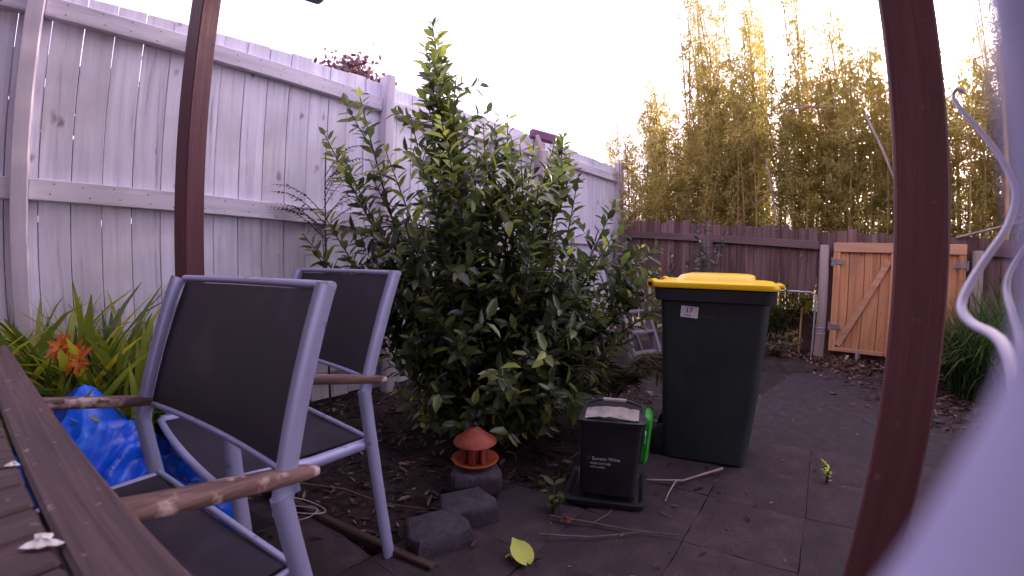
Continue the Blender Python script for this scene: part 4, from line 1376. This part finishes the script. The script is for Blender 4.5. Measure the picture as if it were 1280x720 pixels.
for k in range(1):
    rings = []
    for (g, x) in ((-.012, .238), (.004, .242), (.004, .262), (-.008, .272)):
        rings.append([(x - .012 * (1 - (zz - .15) / .24), yy, zz) for (yy, zz) in [(q[0], q[1]) for q in rrect(.045 - g, .185 + g, .15 - g, .355 + g, 0, .04)]])
    b.loft(rings)
b.build('side_lid', M['greenlid'], t, 40)
MB().box((.2445, .020, .285), (.003, .022, .05), Matrix.Rotation(R(18), 3, 'X'), ch=.0008).build('label_sticker', M['bluesticker'], t)
# ------------------------------------------------------------------ blocks, lantern, edging
def stone(label, loc, rz, sc=1.0, hz=.085):
    t = MB()
    prof = [(-.085, -.075), (.085, -.075), (.10, -.02), (.075, .075), (-.075, .075), (-.10, -.02)]
    rings = []
    for f, z in ((.97, 0), (1.0, .008), (1.0, hz - .030), (.985, hz - .016), (.94, hz - .006), (.86, hz)):
        rr_ = []
        for k in range(len(prof)):
            (xa, ya), (xb, yb) = prof[k], prof[(k + 1) % len(prof)]
            for q in range(4):
                x, y = xa + (xb - xa) * q / 4, ya + (yb - ya) * q / 4
                j = 1 + rnd.uniform(-.02, .02)
                rr_.append((x * f * j * sc, y * f * j * sc, z + rnd.uniform(-.0025, .0025)))
        rings.append(rr_)
    t.loft(rings)
    o = t.build('edging_block', M['block'], None, 35, loc)
    o.rotation_euler = (rnd.uniform(-.04, .04), rnd.uniform(-.04, .04), rz)
    return tag(o, label, 'block', 'grey concrete edging blocks')
stone('grey concrete block nearest the camera in the row of edging blocks', (-.255, 1.315, .010), .55, 1.16, .082)
stone('grey concrete block in the middle of the row of edging blocks', (-.165, 1.475, .016), .40, 1.12, .08)
stone('grey concrete block directly under the red lantern', (-.145, 1.665, .05), .15, 1.08, .085)
t = thing('garden_lantern', 'small red pagoda lantern with a domed roof on the concrete blocks', 'lantern', (-.150, 1.70, .136), .3)
MB().lathe([(.050, 0), (.074, .006), (.096, .020), (.100, .027), (.094, .029), (.070, .016), (.03, .012)], n=28).build('dish', M['lanternrim'], t, 50)
b = MB()
for k in range(6):
    a = k * math.pi / 3
    b.box((.048 * math.cos(a), .048 * math.sin(a), .056), (.014, .026, .086), Matrix.Rotation(a, 3, 'Z'), ch=.003)
b.lathe([(.034, .014), (.034, .098)], n=16)
b.lathe([(.055, .092), (.058, .100), (.055, .106)], n=24)
b.build('pillar_body', M['terracotta'], t, 40)
MB().lathe([(.086, .098), (.091, .102), (.086, .112), (.062, .128), (.040, .146), (.024, .160), (.012, .165), (.009, .168)], n=28).build('roof', M['terracotta'], t, 50)
MB().lathe([(.006, .166), (.012, .172), (.013, .180), (.007, .188), (.001, .190)], n=16).build('finial', M['rubber'], t, 60)
p0, p1 = Vector((-1.32, 1.68, .018)), Vector((-.24, 1.15, .018))
o = MB().box((0, 0, 0), ((p1 - p0).length, .032, .06), ch=.005).build('edging_board', M['edging'], None, None, (p0 + p1) / 2)
o.rotation_euler = (0, 0, math.atan2((p1 - p0).y, (p1 - p0).x))
tag(o, 'old dark edging board between the mulch and the paving by the chair legs', 'board')

# ------------------------------------------------------------------ sticks and fallen leaves
def stick(pts, r, material, label, forks=()):
    p0 = Vector(pts[0])
    b = MB().tube([Vector(p) - p0 for p in pts], [r * .62 * (1 - .5 * i / (len(pts) - 1)) for i in range(len(pts))], 7)
    for f in forks:
        b.tube([Vector(p) - p0 for p in f], [r * .4 * (1 - .5 * i / (len(f) - 1)) for i in range(len(f))], 6)
    o = b.build('fallen_stick', M[material], None, 60, p0)
    return tag(o, label, 'stick', 'sticks lying on the paving')
stick([(.975, 1.735, .052), (.87, 1.71, .046), (.75, 1.665, .046), (.60, 1.70, .042), (.48, 1.78, .05)], .010, 'paletwig', 'pale forked stick lying on the paving in front of the wheelie bin', ([(.72, 1.67, .046), (.655, 1.58, .042), (.62, 1.52, .04)],))
stick([(.15, 1.44, .048), (.30, 1.39, .046), (.45, 1.33, .042), (.60, 1.29, .04)], .007, 'twig', 'long thin twig on the paving just in front of the bucket tray', ([(.3, 1.39, .046), (.36, 1.42, .06), (.38, 1.43, .075)],))
stick([(.10, 1.33, .046), (.28, 1.31, .042), (.46, 1.325, .040)], .006, 'twig', 'dark short twig parallel to the long one nearer the camera')
stick([(-.95, 1.62, .03), (-.70, 1.60, .035), (-.50, 1.52, .03), (-.33, 1.50, .03)], .005, 'twig', 'thin curved twig on the mulch behind the farther chair leg')
stick([(.28, 1.9, .06), (.42, 1.75, .25), (.52, 1.72, .43)], .004, 'paletwig', 'thin dead stalk leaning above the black bucket')
def fallen(label, loc, L, W, material, rz, tilt=.2, name='fallen_leaf'):
    V, T = leaf_arrays([(0, 0, 0)], [(1, 0, 0)], [(0, 0, 1)], L, W, .1, .2)
    o = put(name, np_mesh(name, V, T, M[material], np.full(8, .5)), None, loc, (tilt, rnd.uniform(-.15, .15), rz))
    return tag(o, label, 'leaf', 'single fallen leaves')
t = thing('fallen_leaf', 'bright yellow-green heart-shaped leaf lying on the paving at the bottom', 'leaf', (.045, 1.20, .042), .4)
vs = [(0, 0, .006)]
for k in range(20):
    a = 2 * math.pi * k / 20
    r = .046 * (1 - .42 * math.cos(a)) * (.55 if k == 0 else 1) * (1.25 if k == 10 else 1)
    vs.append((-r * math.sin(a) * .75, -r * math.cos(a), .004 * math.sin(2 * a) + .012 * abs(math.sin(a))))
o = np_mesh('blade', np.array(vs), np.array([(0, 1 + k, 1 + (k + 1) % 20) for k in range(20)]), M['limeleaf'], np.full(21, .6))
ob = put('blade', o, t, (0, 0, 0), (R(32), 0, .2))
MB().tube([(0, .02, .004), (-.035, .03, .008), (-.055, .025, .004)], .003, 5).build('leaf_stalk', M['limeleaf'], t, 60)
fallen('red fallen leaf among the twigs in front of the bucket', (.215, 1.395, .046), .055, .04, 'redleaf', 1.9, .9)
fallen('pale narrow leaf on the paving beside the nearest concrete block', (-.13, 1.255, .042), .045, .016, 'litter', 1.2, .3)
fallen('pale narrow leaf standing against the edging board by the chair foot', (-.36, 1.20, .045), .05, .018, 'litter', 1.4, 1.2)
fallen('green leaf lying on the dark path left of the maroon post', (2.42, 2.75, .02), .09, .06, 'weedleaf', .4, .2)
fallen('pale leaf lying on the path right of the maroon post', (3.05, 2.2, .02), .09, .05, 'greyleaf', 2.0, .2)
plant_cloud('weed_plant', 'small sprig with a red tip growing beside the bucket tray', 'plant', (.165, 1.49, .02), 26, .08, .02, .12, .05, .45, 'weedleaf', stems=4)
plant_cloud('weed_plant', 'tiny yellow-green weed in a paving joint left of the maroon post', 'plant', (1.42, 1.545, .02), 36, .05, .01, .10, .03, .35, 'limeleaf', stems=5)
pts = []
for k in range(60):
    a = k * .27
    pts.append((-.80 + .095 * math.cos(a) * (1 + .2 * math.sin(a * .7)), 1.36 + .05 * math.sin(a) + .0006 * k, .035 + .012 * math.sin(a * 1.3) + .0006 * k))
p0 = Vector(pts[0])
o = MB().tube([Vector(p) - p0 for p in pts], .0022, 5).build('wire_coil', M['wire'], None, 60, p0)
tag(o, 'loose loops of thin pale wire on the ground behind the nearer chair leg', 'wire')

# ------------------------------------------------------------------ ladder, stake, grass clump
t = thing('step_ladder', 'old grey timber step ladder leaning beside the white fence end behind the shrub', 'ladder', (1.30, 3.90, 0))
bot, top = Vector((0, 0, 0)), Vector((-.28, .50, 1.16))
wd = Vector((.80, .42, 0)).normalized() * .17
ax = (top - bot).normalized()
nrm_ = ax.cross(wd).normalized()
rot = Matrix((wd.normalized(), nrm_, ax)).transposed()
for sg in (-1, 1):
    MB().box((0, 0, 0), (.024, .085, (top - bot).length), ch=.003).build('rail', M['ladderwood'], t, loc=(bot + top) / 2 + wd * sg).rotation_euler = rot.to_euler()
tread = MB().box((0, 0, 0), (.312, .095, .022), ch=.003).mesh('tread', M['ladderwood'])
for k in range(6):
    c = bot + (top - bot) * (.10 + .16 * k)
    put('tread', tread, t, c, (0, 0, math.atan2(wd.y, wd.x)))
for sg in (-1, 1):
    p0, p1 = top * .9 + wd * sg * .85, Vector((.22, .62, .02)) + wd * sg * .85
    d = p1 - p0
    o = MB().box((0, 0, 0), (.022, .045, d.length), ch=.002).build('back_leg', M['ladderwood'], t, loc=(p0 + p1) / 2)
    o.rotation_euler = d.to_track_quat('Z', 'X').to_euler()
t = thing('timber_stake', 'pale timber stake with a purple cap piece leaning on the white fence', 'stake', (.47, 4.28, 0))
b = MB().box((0, 0, 0), (.075, .05, 2.02), ch=.006)
o = b.build('shaft', M['stake'], t, loc=(-.085, .04, 1.06))
o.rotation_euler = (0, R(-5), .4)
o = MB().box((0, 0, 0), (.05, .044, .22), ch=.006).build('shaft_tip', M['stake'], t, loc=(-.20, .05, 2.13))
o.rotation_euler = (0, R(-22), .4)
o = MB().box((0, 0, 0), (.28, .07, .10), ch=.03).build('cap_piece', M['purple'], t, loc=(-.17, .075, 2.23))
o.rotation_euler = (0, R(8), .35)
MB().tube([(-.13, 0, 1.12), (-.16, -.04, 1.02), (-.20, -.05, .93)], [.02, .018, .008], 8).build('fork', M['stake'], t, 60)
MB().tube([(-.03, 0, 1.14), (-.05, -.05, 1.02), (-.10, -.07, .90)], [.02, .018, .008], 8).build('fork', M['stake'], t, 60)

def grass(name, label, loc, N, L, W, spread):
    t = thing(name, label, 'plant', loc)
    vs, fs, v = [], [], []
    for k in range(N):
        a = rnd.uniform(0, 6.28)
        r0 = spread * math.sqrt(rnd.random())
        a0 = rnd.uniform(0, 6.28)
        x0, y0 = r0 * math.cos(a0), r0 * math.sin(a0)
        l, w = L * rnd.uniform(.6, 1.1), W * rnd.uniform(.6, 1.2)
        ang, x, z = R(rnd.uniform(68, 89)), 0, 0
        bend = rnd.uniform(.8, 2.6)
        base = len(vs)
        q = rnd.random()
        for i in range(6):
            f = i / 5
            ww = w * (1 - f) ** .6 / 2 + .0005
            cx, cy = x0 + x * math.cos(a), y0 + x * math.sin(a)
            vs += [(cx - ww * math.sin(a), cy + ww * math.cos(a), z), (cx + ww * math.sin(a), cy - ww * math.cos(a), z)]
            v += [min(1, q * .8 + .2 * f)] * 2
            x += l / 5 * math.cos(ang); z += l / 5 * math.sin(ang)
            z = max(z, .01)
            ang -= bend / 5
        fs += [(base + 2 * i, base + 2 * i + 1, base + 2 * i + 3, base + 2 * i + 2) for i in range(5)]
    o = put('blades', np_mesh('blades', np.array(vs), np.array(fs), M['grassblade'], np.array(v)), t)
    o['kind'] = 'stuff'
grass('grass_clump', 'tall arching green grass clump behind the wavy cable at the right edge', (3.68, 2.42, 0), 900, 1.05, .014, .24)
grass('grass_clump', 'rough grass growing behind the low board below the short brown palings', tuple(bpt(-.6, -.62)), 500, .75, .012, .35)
grass('grass_clump', 'darker grass clump farther right against the brown fence', (4.15, 2.35, 0), 600, 1.15, .014, .26)

# ------------------------------------------------------------------ very near things at the right edge (out of focus)
t = thing('wavy_cable', 'wavy pale lilac cable curling up from the blurred tube at the right edge', 'cable', (.12, .02, .765))
A = [(.4663, .3309, 1.1819), (.4609, .336, 1.1861), (.4606, .3404, 1.1788), (.4561, .329, 1.161), (.4561, .3125, 1.1385), (.4533, .2919, 1.1087), (.4463, .2743, 1.0806), (.4326, .2632, 1.0604), (.406, .2537, 1.0343), (.384, .253, 1.0137), (.3614, .2508, .9941), (.3406, .2447, .9777), (.328, .2354, .9681), (.3196, .2202, .9616), (.309, .1994, .959), (.2954, .1826, .9562), (.2716, .162, .951), (.2378, .1378, .9464), (.203, .1141, .9419), (.1677, .0906, .9394), (.14, .06, .90), (.125, .03, .82), (.12, .02, .770)]
Bw = [(.4183, .2329, 1.0341), (.4059, .2358, 1.0228), (.394, .2373, 1.0079), (.3829, .2363, .9946), (.374, .2312, .9832), (.3585, .2167, .9699), (.3429, .201, .9555), (.3081, .1766, .941), (.2555, .1397, .9281), (.19, .09, .91), (.145, .045, .85), (.13, .015, .775)]
def smooth(pts, k=4):
    P = np.array(pts)
    out = []
    for i in range(len(P) - 1):
        p0, p1, p2, p3 = P[max(i - 1, 0)], P[i], P[i + 1], P[min(i + 2, len(P) - 1)]
        for u in np.arange(k) / k:
            out.append(.5 * (2 * p1 + (p2 - p0) * u + (2 * p0 - 5 * p1 + 4 * p2 - p3) * u * u + (3 * p1 - p0 - 3 * p2 + p3) * u ** 3))
    out.append(P[-1])
    return [Vector(q) for q in out]
for pts in (A, Bw):
    q = smooth(pts)
    MB().tube([p - t.location for p in q], [.0022 + .0030 * (i / len(q)) for i in range(len(q))], 10, .75).build('strand', M['cable'], t, 60)
TUBE = [(0.036, 0.01, 1.045), (0.043, 0.0156, 1.0247), (0.0452, 0.0169, 1.0194), (0.0471, 0.0177, 1.0131), (0.0486, 0.0176, 1.0056), (0.0491, 0.0172, 1.0003), (0.0489, 0.017, 0.995), (0.048, 0.0172, 0.9895), (0.0461, 0.0177, 0.9837), (0.0434, 0.0181, 0.9778), (0.0396, 0.0179, 0.9714), (0.0348, 0.0172, 0.9653), (0.026, 0.015, 0.952), (0.02, 0.01, 0.92), (0.016, 0.006, 0.85), (0.015, 0.005, 0.765)]
t = thing('bent_tube', 'out-of-focus smooth lilac bent tube filling the bottom right corner', 'tube', (.015, .005, .764))
q = smooth(TUBE)
MB().tube([p - t.location for p in q], .0105, 20).build('tube_shell', M['neartube'], t, 60)
